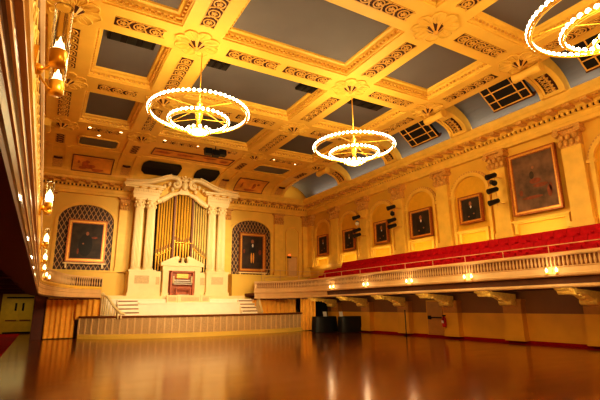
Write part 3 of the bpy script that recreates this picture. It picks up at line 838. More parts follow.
def back_painting(xc, hw, z0, z1, label, standing):
    y = YB-.25
    t = thing('framed_painting', (xc, y, z0), label, 'painting')
    fw = .26; b = MB(); pts = [(-hw, z0), (hw, z0), (hw, z1), (-hw, z1)]
    def ring(o, i, d, mi):
        b.m = mi
        for k in range(4):
            a, c = pts[k], pts[(k+1) % 4]
            def sh(p, s): return (p[0]-math.copysign(s, p[0]), p[1]+(s if p[1] == z0 else -s))
            A, B, C_, D = sh(a, o), sh(c, o), sh(c, i), sh(a, i)
            b.prism([(xc+A[0], y+.1, A[1]), (xc+B[0], y+.1, B[1]), (xc+C_[0], y+.1, C_[1]), (xc+D[0], y+.1, D[1])], (0, -d, 0))
    ring(0, .09, .22, 0); ring(.09, .2, .17, 1); ring(.2, fw, .12, 0); b.build('frame', ['frame', 'frame2'], t)
    cy = y+.03
    b = MB(); b.quad((xc-hw+fw, cy, z0+fw), (xc+hw-fw, cy, z0+fw), (xc+hw-fw, cy, z1-fw), (xc-hw+fw, cy, z1-fw)); b.build('canvas', 'canvas', t)
    b = MB()
    def disc(cx, cz, rx, rz, off, mi, n=14):
        b.m = mi; b.add([(cx+rx*math.cos(2*PI*k/n), cy-off, cz+rz*math.sin(2*PI*k/n)) for k in range(n)], [tuple(range(n))])
    if standing:
        disc(xc, z0+1.9, .3, .55, .008, 1); disc(xc-.09, z0+1.15, .07, .45, .009, 3); disc(xc+.1, z0+1.15, .07, .45, .009, 3); disc(xc, z0+2.55, .13, .17, .012, 0); disc(xc+.7, z0+1.65, .14, .22, .008, 2); disc(xc-.75, z0+1.7, .08, .18, .008, 2); disc(xc+.02, z0+2.2, .08, .15, .012, 4)
    else:
        disc(xc-.05, z0+1.2, .45, .8, .008, 1); disc(xc+.02, z0+2.02, .1, .14, .012, 0); disc(xc+.5, z0+1.75, .2, .08, .01, 2); disc(xc-.5, z0+.75, .06, .2, .01, 2); disc(xc-.2, z0+1.3, .06, .06, .012, 0)
    b.build('painted_sitter', ['skin', 'coat', 'orange', 'frame2', 'white'], t)
    # shelf below
    s_ = thing('picture_shelf', (xc, YB-.3, z0-.4), 'narrow cream shelf under the %s' % ('right stage portrait' if standing else 'left stage portrait'), 'shelf')
    b = MB(); b.box(xc-hw-.1, xc+hw+.1, YB-.45, YB-.05, z0-.14, z0-.05); b.build('board', 'cream', s_)
    for sg in (-1, 1):
        b = MB(); b.box(xc+sg*(hw-.1)-.06, xc+sg*(hw-.1)+.06, YB-.35, YB-.05, z0-.42, z0-.14); b.build('bracket', 'cream', s_)
back_painting(2.25, 1.25, 5.02, 8.0, 'tall portrait of a seated sitter in an orange-gilt frame in the left lattice niche', False)
back_painting(15.0, 1.2, 4.72, 7.98, 'tall full-length portrait of a standing figure in the right lattice niche', True)

# ------------------------------------------------------------------ stage
b = MB()
AP = [(2.2,32.2),(3.7,31.0),(6,29.9),(9,29.35),(12,29.5),(15,29.95),(17.75,30.75)]
APs = smooth_path(AP, 5)
st = thing('stage', (9, 31, 0), 'broad cream stage platform with a bowed panelled front', 'stage')
b.prism([(x, y+.12, 0) for x, y in APs]+[(17.75, 33.6, 0), (2.2, 33.6, 0)], (0, 0, 1.15)); b.build('platform', 'wallback', st)
b = MB(); b.sweep([(0,.0),(-.1,.0),(-.1,.22),(-.04,.28),(0,.28)], APs); b.build('plinth', 'wallback', st)
b = MB(); b.sweep([(.1,1.28),(-.12,1.28),(-.14,1.36),(-.12,1.4),(.25,1.4)], APs); b.build('ledge', 'casewood', st)
b = MB(); b.sweep([(.0,.28),(-.02,.28),(-.02,1.28),(.0,1.28)], APs); b.build('panel_band', 'meshpanel', st)
# the panel stiles
b = MB()
L = 0; segs = []
for i in range(len(APs)-1):
    p, q = Vector(APs[i]), Vector(APs[i+1]); segs.append((L, p, q)); L += (q-p).length
N = 36
for k in range(N+1):
    s_ = L*k/N
    for (l0, p, q) in segs:
        if l0 <= s_ <= l0+(q-p).length+1e-6:
            d = (q-p).normalized(); c = p+d*(s_-l0); nn = Vector((d.y, -d.x))
            a = c-d*.045; e = c+d*.045
            b.prism([(a.x, a.y, .28), (e.x, e.y, .28), (e.x+nn.x*.07, e.y+nn.y*.07, .28), (a.x+nn.x*.07, a.y+nn.y*.07, .28)], (0, 0, 1.0)); break
b.build('stile', 'fascia', st)
b = MB()
b.box(5.6, 12.85, 31.5, 33.7, 1.15, 2.2); b.box(5.6, 12.85, 31.44, 31.5, 2.12, 2.22); b.build('riser_wall', 'ropew', st)
b = MB(); b.box(3.3, 14.0, 32.0, YB-.3, 1.15, 2.42); b.box(3.3, 14.0, 31.95, 32.05, 2.36, 2.46); b.build('upper_platform', 'ropew', st)
b = MB(); b.box(3.6, 13.6, 32.35, YB-.02, 2.4, 2.68); b.box(3.6, 13.6, 32.3, 32.4, 2.62, 2.7); b.build('organ_step', 'cream', st)
for x0, x1 in ((.35, 4.3), (12.9, 17.0)):
    b = MB(); b.box(x0, x1, 33.3, YB-.02, 1.15, 4.3); b.box(x0-.05, x1+.05, 33.22, YB-.02, 4.3, 4.42); b.build('side_dado', 'wallback', st)
def stairs(x0, x1, label):
    t = thing('stage_steps', ((x0+x1)/2, 31.2, 1.15), label, 'steps')
    for k in range(5):
        b = MB(); z = 1.15+.25*k; y = 30.75+.26*k
        b.box(x0, x1, y, 32.0, z, z+.21); b.box(x0, x1, y-.05, 32.0, z+.21, z+.25)
        b.build('step', 'ropew', t)
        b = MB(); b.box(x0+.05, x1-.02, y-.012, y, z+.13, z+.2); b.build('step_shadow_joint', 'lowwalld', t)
stairs(4.3, 5.6, 'cream steps at the left end of the stage beside the sloping white balustrade')
stairs(12.85, 14.1, 'cream steps at the right end of the stage beside the balcony end')
def baluster_stair(x, x2, label):
    t = thing('stair_balustrade', ((x+x2)/2, 31, 1.2), label, 'balustrade')
    P = [(x, 31.6, 2.75), (x+(x2-x)*.25, 31.2, 2.6), (x+(x2-x)*.6, 30.8, 2.0), (x2, 30.4, 1.55), (x2+(x2-x)*.2, 30.3, 1.5)]
    b = MB(); b.tube(P, .08, 8); b.sph(P[0], .13, 8, 6); b.build('handrail', 'cream', t)
    for k in range(9):
        f = k/8*3; i = min(int(f), 2); g = f-i; A, B = Vector(P[i]), Vector(P[i+1]); c = A+(B-A)*g
        b = MB(); b.lathe([(.03,1.2),(.06,1.2+(c.z-1.2)*.3),(.03,1.2+(c.z-1.2)*.7),(.04,c.z)], c.x, c.y, 6); b.build('baluster', 'cream', t)
baluster_stair(3.35, 4.4, 'white balustrade sloping down from the left balcony end to the stage')
baluster_stair(14.3, 14.2, 'white balustrade post dropping from the right balcony end to the stage')

# curtains
def curtain(path, z0, z1, pitch, amp, label, pel=True):
    P = [Vector(p) for p in path]; pts = []; L = 0
    for i in range(len(P)-1):
        d = P[i+1]-P[i]; l = d.length; d = d/l; nn = Vector((d.y, -d.x)); n = int(l/(pitch/6))
        for k in range(n+1):
            s_ = L+l*k/n; w = amp*math.sin(2*PI*s_/pitch)+.35*amp*math.sin(2*PI*s_/pitch*.37+1)
            pts.append(P[i]+d*(l*k/n)+nn*(w+amp))
        L += l
    t = thing('stage_curtain', (P[0].x, P[0].y, z0), label, 'curtain')
    b = MB(); m = 5; vs = []; n = len(pts)
    for j in range(m+1):
        z = z0+(z1-z0)*j/m; f = 1-.25*j/m
        for i, p in enumerate(pts): vs.append((p.x, p.y-.03*math.sin(i*.35+j)*(1-j/m), z))
    b.add(vs, [(j*n+i, j*n+i+1, (j+1)*n+i+1, (j+1)*n+i) for j in range(m) for i in range(n-1)], True)
    b.build('pleated_cloth', 'curtain', t)
    b = MB(); b.sweep([(-.02,z1-.02),(-.1,z1-.02),(-.1,z1+.06),(-.02,z1+.06)], [tuple(p) for p in P]); b.build('curtain_rod', 'casewood', t)
curtain([(14.0,31.9),(17.6,31.4)], 1.2, 2.42, .36, .06, 'gold pleated curtain above the right end of the panelled stage front')
curtain([(17.7,30.85),(18.9,30.5)], .05, 2.42, .3, .07, 'full-length gold curtain at the right end of the stage front')
curtain([(.25,33.2),(1.95,32.9)], .05, 2.46, .3, .07, 'full-length gold curtain at the left end of the stage front')
curtain([(1.95,32.6),(3.3,31.9)], 1.2, 2.46, .36, .06, 'gold pleated curtain above the left end of the panelled stage front')
# dark stub walls behind the curtains
b = MB(); b.box(-.45, .18, 33.2, YB, 0, 3.05)
tag(b.build('wall_stage_left', 'soffit'), kind=ST)
b = MB(); b.box(18.9, XR-.03, 31.4, 31.55, 0, 2.48)
tag(b.build('wall_stage_right', 'dark'), kind=ST)

# ------------------------------------------------------------------ organ
og = thing('pipe_organ', (8.75, 33.4, 2.7), 'large cream and gold pipe organ with broken scroll pediment at the back of the stage', 'organ')
YO = 33.15
def column(x):
    b = MB(); b.lathe([(.4,4.5),(.4,4.6),(.35,4.66),(.33,4.72)], x, YO, 20)
    vs = []; nf = 40      # fluted shaft
    for z, r in ((4.7,.33),(6.2,.33),(8.98,.295)):
        for k in range(nf):
            a = 2*PI*k/nf; q = r*(1 if k % 2 == 0 else .9); vs.append((x+q*math.cos(a), YO+q*math.sin(a), z))
    b.add(vs, [(i*nf+k, i*nf+(k+1) % nf, (i+1)*nf+(k+1) % nf, (i+1)*nf+k) for i in range(2) for k in range(nf)])
    p = b.build('column', 'cream', og)
    b = MB(); b.lathe([(.3,8.98),(.32,9.1),(.28,9.3),(.33,9.5),(.36,9.62)], x, YO, 16)
    for k in range(8):
        a = 2*PI*k/8; b.sph((x+.32*math.cos(a), YO+.32*math.sin(a), 9.2), .08, 6, 5, 1.6); b.sph((x+.34*math.cos(a+.39), YO+.34*math.sin(a+.39), 9.45), .08, 6, 5, 1.2)
    b.box(x-.38, x+.38, YO-.38, YO+.38, 9.62, 9.74); b.build('capital', 'cream', p)
for x in (5.48, 6.32, 11.02, 11.82): column(x)
for (x0, x1) in ((5.02, 6.8), (10.6, 12.33)):
    b = MB(); b.box(x0, x1, YO-.45, YB-.05, 2.7, 4.38); b.box(x0-.06, x1+.06, YO-.52, YB-.05, 4.38, 4.5); b.box(x0-.06, x1+.06, YO-.52, YB-.05, 2.7, 2.95)
    p = b.build('pedestal', 'cream', og)
    b = MB(); b.box(x0+.4, x1-.4, YO-.47, YO-.44, 3.55, 4.1); b.build('pedestal_grille', 'creamd', p)
    b = MB()
    xa = x0-.1; xb = x1-.05
    b.box(xa, xb, YO-.42, YB-.05, 9.74, 10.0); b.box(xa-.04, xb+.04, YO-.47, YB-.05, 10.0, 10.2)
    l = .75 if x0 < 8 else .35; r_ = .35 if x0 < 8 else .75
    b.box(xa-l, xb+r_, YO-.75, YB-.05, 10.55, 10.72); b.box(xa-l+.12, xb+r_-.12, YO-.62, YB-.05, 10.44, 10.55)
    p = b.build('entablature', 'cream', og)
    b = MB(); q = x0
    while q < x1: b.box(q, q+.09, YO-.56, YO-.47, 10.22, 10.36); q += .18
    b.box(x0-.1, x1+.1, YO-.48, YB-.06, 10.2, 10.44)
    b.build('dentil_course', 'cream', p)
    for k in range(3):
        b = MB(); b.sph((x0+.3+k*(x1-x0-.6)/2, YO-.64, 10.47), .12, 8, 5, .6); b.build('rosette_stud', 'brass', p)
# side wings of the base
for x0, x1 in ((6.85, 7.3), (10.1, 10.72)):
    b = MB(); b.box(x0, x1, YO-.1, YB-.05, 2.7, 4.45); p = b.build('base_wing', 'cream', og)
    b = MB(); b.box(x0+.1, x1-.1, YO-.12, YO-.09, 3.5, 4.05); b.build('base_grille', 'creamd', p)
# dark case behind pipes
b = MB(); b.box(6.8, 10.65, YO+.5, YB-.05, 4.4, 10.4); b.build('case_back', 'dark', og)
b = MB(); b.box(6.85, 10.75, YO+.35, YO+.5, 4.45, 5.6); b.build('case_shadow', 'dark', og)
# arch crown over pipes
def crown(sgn, xc=8.58):
    b = MB()
    top = [(1.95,9.6),(1.65,9.72),(1.25,10.0),(.9,10.25),(.5,10.38),(.2,10.55),(0,10.62)]
    for i in range(len(top)-1):
        A, B = top[i], top[i+1]
        b.tube([(xc+sgn*A[0], YO-.25, A[1]), (xc+sgn*B[0], YO-.25, B[1])], (.21,.24,.22,.17,.14,.14)[i], 8)
    b.build('crown_moulding', 'cream', og)
    b = MB(); b.prism([(xc+sgn*p[0], YO-.05, p[1]) for p in top]+[(xc, YO-.05, 11.3), (xc+sgn*.75, YO-.05, 11.3), (xc+sgn*2.1, YO-.05, 10.7), (xc+sgn*2.1, YO-.05, 9.6)], (0, .4, 0)); b.build('tympanum', 'trimy', og)
    # swan neck
    b = MB()
    P = [(4.3,10.72),(3.4,10.78),(2.7,10.9),(2.1,11.1),(1.55,11.36),(1.1,11.52),(.72,11.5),(.45,11.32),(.36,11.05),(.48,10.84),(.7,10.78),(.86,10.92),(.8,11.1),(.64,11.12)]
    R_ = [.1,.13,.16,.18,.2,.2,.19,.17,.15,.14,.12,.11,.1,.1]
    b.tube([(xc+sgn*p[0], YO-.62, p[1]) for p in P], R_, 10)
    b.tube([(xc+sgn*p[0], YO-.85, p[1]+.12) for p in P[:6]], .08, 8)
    b.sph((xc+sgn*.64, YO-.7, 11.08), .15, 8, 6)
    b.build('swan_neck_scroll', 'cream', og)
    for (u, w, r) in ((1.15,11.0,.14),(1.5,10.8,.13),(.9,10.62,.14),(.45,11.6,.12),(1.85,10.6,.12)):
        b = MB(); b.sph((xc+sgn*u, YO-.45, w), r, 8, 6, 1.3); b.build('foliage_boss', 'cream', og)
for s_ in (-1, 1): crown(s_)
b = MB(); xq = 8.58
b.sph((xq, YO-.6, 10.95), .24, 12, 8, 1.5); b.sph((xq, YO-.6, 11.4), .17, 10, 6, 1.3); b.sph((xq, YO-.55, 11.72), .12, 8, 6, 1.3)
for k in range(5):
    a = PI*(.1+.2*k); b.tube([(xq, YO-.6, 11.3), (xq+.5*math.cos(a), YO-.6, 11.3+.5*math.sin(a))], [.1, .04], 6)
b.prism([(xq-.5, YO-.45, 10.3), (xq+.5, YO-.45, 10.3), (xq+.22, YO-.45, 10.8), (xq, YO-.45, 11.0), (xq-.22, YO-.45, 10.8)], (0, .2, 0))
b.build('cartouche', 'cream', og)
# pipes
def pipe(x, y, z0, zm, z1, r, m):
    b = MB(); b.lathe([(.02,z0),(r*.55,z0+.12),(r,zm-.08),(r*1.05,zm-.05),(r*1.05,zm+.05),(r,zm+.06),(r,z1),(r*.8,z1)], x, y, 12)
    p = b.build('pipe', m, og)
    b = MB(); b.prism([(x-r*.45, y-r*1.02, zm+.04), (x+r*.45, y-r*1.02, zm+.04), (x+r*.35, y-r*1.04, zm+.28), (x, y-r*1.04, zm+.36), (x-r*.35, y-r*1.04, zm+.28)], (0, -.012, 0)); b.build('pipe_mouth', 'casewood', p)
for k in range(6):
    x = 6.9+.195*k; pipe(x, YO+.15, 4.5, 5.75+.1*k, 9.5+.13*k, .076, 'pipe')
for k in range(6):
    x = 9.6+.19*k; pipe(x, YO+.15, 4.5, 6.3-.13*k, 10.1-.13*k, .074, 'pipe2')
for k in range(6):
    x = 8.17+.215*k; pipe(x, YO-.1+.05*abs(k-2.5), 5.25, 6.5+.12*abs(k-2.5), 10.4-.06*abs(k-2.5), .088, 'pipe')
for x in (8.03, 9.42):
    b = MB(); b.box(x-.06, x+.06, YO-.15, YO+.3, 4.6, 10.25); b.build('case_post', 'casewood', og)
b = MB()
for (x0, x1, za, zb) in ((6.9, 8.05, 5.6, 6.25), (9.6, 10.75, 6.3, 5.5)):
    b.tube([(x0, YO+.02, za), ((x0+x1)/2, YO+.02, (za+zb)/2-.1), (x1, YO+.02, zb)], .045, 6)
b.tube([(8.15, YO-.22, 6.62), (9.48, YO-.22, 6.62)], .05, 6)
b.build('pipe_rail', 'brass', og)
# console hood
b = MB(); yh = 32.65
for x0, x1 in ((7.35, 7.75), (9.7, 10.1)):
    b.box(x0, x1, yh, YO, 2.7, 4.65); b.box(x0-.05, x1+.05, yh-.06, YO, 2.7, 2.9)
b.box(7.3, 10.15, yh-.02, YO, 4.5, 4.85); b.box(7.15, 10.3, yh-.12, YO, 4.83, 5.08)
for sg in (-1, 1):
    b.prism([(8.72+sg*1.55, yh-.1, 5.08), (8.72+sg*.35, yh-.1, 5.08), (8.72+sg*.3, yh-.1, 5.5), (8.72+sg*.62, yh-.1, 5.52)], (0, .4, 0))
    b.tube([(8.72+sg*.42, yh-.16, 5.42), (8.72+sg*.42, yh+.3, 5.42)], .15, 12)
b.tube([(8.72, yh, 5.08), (8.72, yh, 5.3), (8.72, yh, 5.45)], [.14, .09, .15], 10)
b.build('console_hood', 'cream', og)
b = MB(); b.box(7.75, 9.7, YO-.3, YO-.2, 2.7, 4.5); b.build('hood_backing', 'redwood', og)
# console
cs = thing('organ_console', (8.72, 32.6, 2.7), 'reddish wooden organ console with keyboards framed by the cream hood', 'console')
b = MB()
for sg in (-1, 1): b.box(8.72+sg*.8-.07, 8.72+sg*.8+.07, 32.4, 32.85, 2.7, 4.38)
b.box(7.95, 9.5, 32.72, 32.85, 2.7, 4.38); b.box(7.9, 9.55, 32.4, 32.85, 4.36, 4.46); b.build('cabinet', 'redwood', cs)
for k in range(3):
    b = MB(); b.m = 0; b.box(8.05, 9.4, 32.3+.1*k, 32.7, 3.5+.14*k, 3.56+.14*k); b.m = 1
    for j in range(20): b.box(8.1+.064*j, 8.13+.064*j, 32.36+.1*k, 32.5+.1*k, 3.56+.14*k, 3.58+.14*k)
    b.build('keyboard', ['ivory', 'black'], cs)
for sg in (-1, 1):
    b = MB(); b.box(8.72+sg*.66-.06, 8.72+sg*.66+.06, 32.38, 32.6, 3.6, 4.1); b.build('stop_jamb', 'creamd', cs)
b = MB(); b.box(8.3, 9.15, 32.5, 32.56, 3.95, 4.28); b.build('music_desk', 'frame2', cs)
b = MB()
for j in range(12): b.box(8.2+.09*j, 8.23+.09*j, 32.45, 32.75, 2.72, 2.8)
b.build('pedalboard', 'ivory', cs)
bn = thing('organ_bench', (8.72, 32.2, 2.46), 'wooden organ bench standing in front of the console keyboards', 'bench')
b = MB(); b.box(8.15, 9.35, 31.98+.45-.3, 32.4-.1, 3.2, 3.28); b.build('seat', 'redwood', bn)
for sg in (-1, 1):
    b = MB(); b.box(8.75+sg*.5-.05, 8.75+sg*.5+.05, 32.15, 32.28, 2.46, 3.2); b.build('leg', 'redwood', bn)
# low panelled screens in front
sc = thing('choir_screen', (8.8, 31.75, 2.22), 'low cream panelled screen in front of the organ console', 'screen')
b = MB(); b.box(7.5, 10.6, 31.7, 31.8, 2.22, 2.66); b.box(7.45, 10.65, 31.65, 31.85, 2.64, 2.72); b.build('screen_panel', 'cream', sc)
b = MB(); b.box(7.6, 8.15, 31.68, 31.7, 2.3, 2.58); b.box(8.5, 9.8, 31.68, 31.7, 2.3, 2.58); b.box(10.05, 10.5, 31.68, 31.7, 2.3, 2.58); b.build('screen_inset', 'creamd', sc)
for x in (8.32, 9.95):
    b = MB(); b.box(x-.08, x+.08, 31.63, 31.85, 2.22, 2.74); b.build('screen_post', 'cream', sc)

# ------------------------------------------------------------------ chandeliers
def make_chandelier(loc, label):
    x, y, z = loc       # z of the outer ring
    t = thing('ring_chandelier', loc, label, 'chandelier', 'ring chandeliers hanging from the coffered ceiling')
    zi, zc = z-.32, z-.7
    b = MB(); b.tube([(x, y, z+.45), (x, y, ZC-.4)], .022, 6); b.build('rod', 'brass', t)
    b = MB(); b.lathe([(.05,z+.5),(.13,z+.42),(.07,z+.3),(.12,z+.1),(.15,z-.1),(.08,z-.3),(.12,z-.5),(.2,z-.6),(.24,z-.68)], x, y, 16); b.build('stem', 'brass', t)
    b = MB(); b.torus((x, y, z), 1.85, .04, 72, 6); b.torus((x, y, z-.05), 1.79, .025, 72, 5); o = b.build('outer_ring', 'brass', t)
    b = MB(); b.torus((x, y, zi), 1.1, .04, 56, 6); b.torus((x, y, zi-.05), 1.05, .02, 56, 5); i_ = b.build('inner_ring', 'brass', t)
    b = MB(); b.torus((x, y, zc), .42, .035, 32, 6); c_ = b.build('lower_ring', 'brass', t)
    for k in range(4):
        a = 2*PI*k/4+.5; b = MB()
        b.tube([(x+.12*math.cos(a), y+.12*math.sin(a), z+.25), (x+1.85*math.cos(a), y+1.85*math.sin(a), z+.02)], .015, 5)
        b.tube([(x+.1*math.cos(a+.6), y+.1*math.sin(a+.6), z-.2), (x+1.1*math.cos(a+.6), y+1.1*math.sin(a+.6), zi)], .013, 5); b.build('spoke', 'brass', t)
    b = MB(); b.lathe([(.0005,zc-.14),(.1,zc-.13),(.19,zc-.09),(.24,zc-.02),(.25,zc+.03)], x, y, 20); b.build('glass_bowl', 'bulbw', t)
    b = MB()
    for k in range(11): b.sph((x+.42*math.cos(2*PI*k/11), y+.42*math.sin(2*PI*k/11), zc+.05), .062, 8, 6, 1.15)
    tag(b.build('bulb_cluster', 'bulb', t), kind='stuff')
    proto = None
    for (R, n, zz, r) in ((1.85, 64, z, .066), (1.1, 36, zi, .062)):
        for k in range(n):
            a = 2*PI*k/n; p = (R*math.cos(a), R*math.sin(a), zz+.05-z)
            if proto is None:
                b = MB(); b.sph((x, y, z), r, 8, 6, 1.15); proto = b.build('bulb', 'bulb', t); proto.location = p
            else:
                q = proto.copy(); C.objects.link(q); q.location = p
    return t
ch = make_chandelier((4.42, 15.3, 9.05), 'left ring chandelier of two bulb circles hanging in front of the organ')
dup(ch, (11.8, 15.37, 9.0), 'middle ring chandelier hanging before the right cornice')
dup(ch, (11.6, 4.4, 8.9), 'nearest ring chandelier, cut off by the upper right corner')
ch.location.z = 9.05

# recessed downlights
for (x, y, lb) in ((1.29,26.37,'small lit ceiling downlight, leftmost in the row above the left mural'), (2.96,26.32,'small lit ceiling downlight right of the leftmost one above the left mural'),
        (1.88,27.45,'small lit ceiling downlight at the edge of the left octagon coffer'), (5.55,26.39,'small lit ceiling downlight left of the left chandelier, over the long mural'),
        (7.66,26.45,'small lit ceiling downlight directly below the left chandelier'), (8.32,26.41,'small lit ceiling downlight just right of the one below the left chandelier'),
        (13.21,26.54,'small lit ceiling downlight above the right cove mural'), (15.03,26.72,'small lit ceiling downlight farthest right, near the corner vault')):
    t = thing('ceiling_downlight', (x, y, ZC-.05), lb, 'downlight')
    b = MB(); b.lathe([(.13,ZC),(.13,ZC-.03),(.09,ZC-.035)], x, y, 14); b.build('bezel', 'brass', t)
    b = MB(); b.lathe([(.0005,ZC-.04),(.085,ZC-.03)], x, y, 12); b.build('lens', 'down', t)
# hanging speaker
t = thing('hanging_loudspeaker', (8.9, 25.9, 11.3), 'black loudspeaker cluster hanging under the ceiling beam right of the left chandelier', 'loudspeaker')
b = MB(); b.tube([(8.7, 26.0, 11.7), (8.7, 26.0, 12.04)], .03, 6); b.build('bracket', 'black', t)
for dx, dz in ((-.5,.0),(0,-.05),(.45,.05)):
    b = MB(); b.prism([(8.5+dx, 25.8, 11.45+dz), (8.95+dx, 25.8, 11.45+dz), (8.95+dx, 25.9, 11.85+dz), (8.5+dx, 25.9, 11.85+dz)], (0, .35, -.05)); b.build('cabinet', 'black', t)

# ------------------------------------------------------------------ spotlights
def spot_col(y, zs, where, x=19.62):
    t = thing('spotlight_pipe', (XR-.3, y, zs[-1]-.2), 'thin wall pipe holding the column of black spotlights %s' % where, 'pipe')
    b = MB(); b.tube([(x+.25, y+.05, zs[-1]-.2), (x+.25, y+.05, zs[0]+.25)], .03, 6)
    for z in (zs[-1], zs[0]): b.tube([(x+.25, y+.05, z), (XR-.26, y+.05, z)], .025, 6)
    b.build('upright', 'frame2', t)
    nm = ['top', 'second', 'third', 'bottom']
    for i, z in enumerate(zs):
        s = thing('stage_spotlight', (x, y, z), 'black stage spotlight, %s of the column %s' % (nm[i], where), 'spotlight')
        d = Vector((-.75, .35, -.28)).normalized() if i != 1 else Vector((-.5, -.6, -.3)).normalized()
        c = Vector((x, y, z))
        b = MB(); b.tube([c-d*.25, c-d*.2, c+d*.12, c+d*.32], [.07, .12, .13, .15], 12); b.build('housing', 'black', s)
        b = MB(); b.tube([c+d*.3, c+d*.34], [.14, .14], 12); b.build('lens', 'white' if (i == 1 and y > 25) else 'dark', s)
        b = MB(); b.tube([c+Vector((.25, .05, .1)), c+Vector((.05, -.16, .02)), c+Vector((0, -.15, 0))], .018, 5); b.tube([c+Vector((.25, .05, .1)), c+Vector((.05, .18, .02)), c+Vector((0, .16, 0))], .018, 5); b.build('yoke', 'black', s)
spot_col(13.95, [8.38, 8.02, 7.62, 7.0], 'left of the large painting')
spot_col(21.7, [8.26, 7.86, 7.39, 6.99], 'right of the pale portrait')
spot_col(25.55, [8.27, 7.85, 7.3, 6.93], 'right of the dark far portrait')

# ------------------------------------------------------------------ doors etc.
# left passage double door
b = MB(); b.box(-2.75, -.5, 42.22, 42.3, .02, 3.28); dl = tag(b.build('door_1', 'doorp'), kind=ST)
for x0, x1 in ((-2.45, -1.55), (-1.5, -.6)):
    b = MB(); b.box(x0, x1, 42.14, 42.22, .12, 2.68); lf = b.build('leaf', 'doorp', dl)
    b = MB(); xx = x1-.22 if x0 < -2 else x0+.22; b.box(xx-.07, xx+.07, 42.12, 42.15, 1.75, 2.35); b.build('vision_slot', 'dark', lf)
    b = MB(); b.box(x0+.08, x1-.08, 42.08, 42.13, .98, 1.06); b.build('push_bar', 'casewood', lf)
b = MB(); b.box(-2.45, -.6, 42.1, 42.2, 2.72, 2.82); b.build('transom_bar', 'dark', dl)
b = MB(); b.box(-2.45, -.6, 42.13, 42.15, .02, .14); b.build('threshold', 'dark', dl)
# aisle door in right wall
b = MB(); b.box(XR-.1, XR-.03, 18.85, 20.25, .12, 2.15); dr = tag(b.build('door_2', 'lowwall'), kind=ST)
b = MB(); b.box(XR-.14, XR-.1, 18.95, 20.15, .14, 2.05); lf = b.build('leaf', 'doorr', dr)
b = MB(); b.box(XR-.22, XR-.17, 19.0, 19.95, 1.1, 1.17); b.box(XR-.24, XR-.14, 19.85, 20.05, 1.03, 1.24); b.build('push_bar', 'dark', lf)
# balcony door on back wall
b = MB(); b.box(18.45, 19.45, YB-.1, YB, 4.5, 6.2); db = tag(b.build('door_3', 'capital'), kind=ST)
b = MB(); b.box(18.55, 19.35, YB-.13, YB-.1, 4.5, 6.1); b.build('leaf', 'fascia', db)
t = thing('exit_light', (18.6, YB-.2, 6.3), 'small glowing exit light above the little balcony door', 'exit light')
b = MB(); b.box(18.42, 18.78, YB-.2, YB-.05, 6.02, 6.18); b.build('housing', 'black', t)
b = MB(); b.sph((18.6, YB-.22, 6.3), .07, 8, 6); b.build('lamp', 'exitglow', t)
# fire extinguisher
t = thing('fire_extinguisher', (XR-.55, 18.5, .6), 'red fire extinguisher with white label hung on the pier beside the aisle door', 'fire extinguisher')
b = MB(); b.lathe([(.0005,.62),(.11,.64),(.12,.7),(.12,1.1),(.06,1.2),(.04,1.24)], XR-.54, 18.5, 14); b.build('cylinder', 'extred', t)
b = MB(); b.box(XR-.67, XR-.655, 18.42, 18.58, .85, 1.0); b.build('label_plate', 'white', t)
b = MB(); b.box(XR-.62, XR-.42, 18.47, 18.53, 1.22, 1.3); b.tube([(XR-.6, 18.5, 1.24), (XR-.7, 18.4, 1.1), (XR-.68, 18.38, .8)], .015, 6); b.build('valve_and_hose', 'black', t)
t = thing('rope_stanchion', (19.9, 21.4, 0), 'slim dark post standing at the aisle wall left of the door', 'post')
b = MB(); b.lathe([(.15,.016),(.15,.03),(.03,.05),(.03,1.5),(.05,1.55),(.0005,1.58)], 19.9, 21.4, 12); b.build('post', 'black', t)
# black covered tables
def table(x, y, label):
    t = thing('draped_table', (x, y, 0), label, 'table')
    b = MB(); n = 28; vs = []
    for j, (z, e, am) in enumerate(((.03,.06,.05),(.6,.03,.03),(1.08,0,.0),(1.12,-.02,0))):
        for k in range(n):
            a = 2*PI*k/n; c, s_ = math.cos(a), math.sin(a)
            rx = .95+e; ry = .42+e; q = (abs(c)**4+abs(s_)**4)**-.25
            w = 1+am*math.sin(9*a); vs.append((x+rx*c*q*w, y+ry*s_*q*w, z))
    b.add(vs, [(j*n+k, j*n+(k+1) % n, (j+1)*n+(k+1) % n, (j+1)*n+k) for j in range(3) for k in range(n)], True)
    b.add(vs[-n:], [tuple(range(n))])
    b.build('black_cloth', 'black', t)
table(18.25, 28.2, 'black draped table under the right balcony next to the gold curtain')
table(20.2-.55, 26.9, 'black draped table under the right balcony, nearer the aisle pier')
for i, (x, y, z, l) in enumerate(((18.3, 28.2, 1.12, 'small white card on the black table next to the curtain'), (18.95, 27.4-.35, 1.12, 'small white card on the black table nearer the pier'))):
    t = thing('table_card', (x, y, z), l, 'card')
    b = MB(); b.prism([(x-.16, y-.06, z), (x+.16, y-.06, z), (x+.16, y+.03, z+.34), (x-.16, y+.03, z+.34)], (0, .015, 0)); b.build('card_face', 'white', t)
    b = MB(); b.prism([(x-.05, y+.04, z+.2), (x+.05, y+.04, z+.2), (x+.05, y+.12, z), (x-.05, y+.12, z)], (0, .01, 0)); b.build('easel_leg', 'white', t)
# stage corner railing
t = thing('landing_rail', (18, 31, 3.75), 'thin railing around the balcony landing near the little door', 'railing')
b = MB(); b.tube([(15.2, 32.9, 4.85), (18.9, 32.9, 4.75), (20.3, 32.0, 4.7)], .02, 5); b.build('handrail', 'rail', t)
for x, y in ((15.3, 32.9), (17.0, 32.9), (18.8, 32.9), (20.2, 32.05)):
    b = MB(); b.tube([(x, y, 2.9), (x, y, 4.77)], .02, 5); b.build('post', 'rail', t)

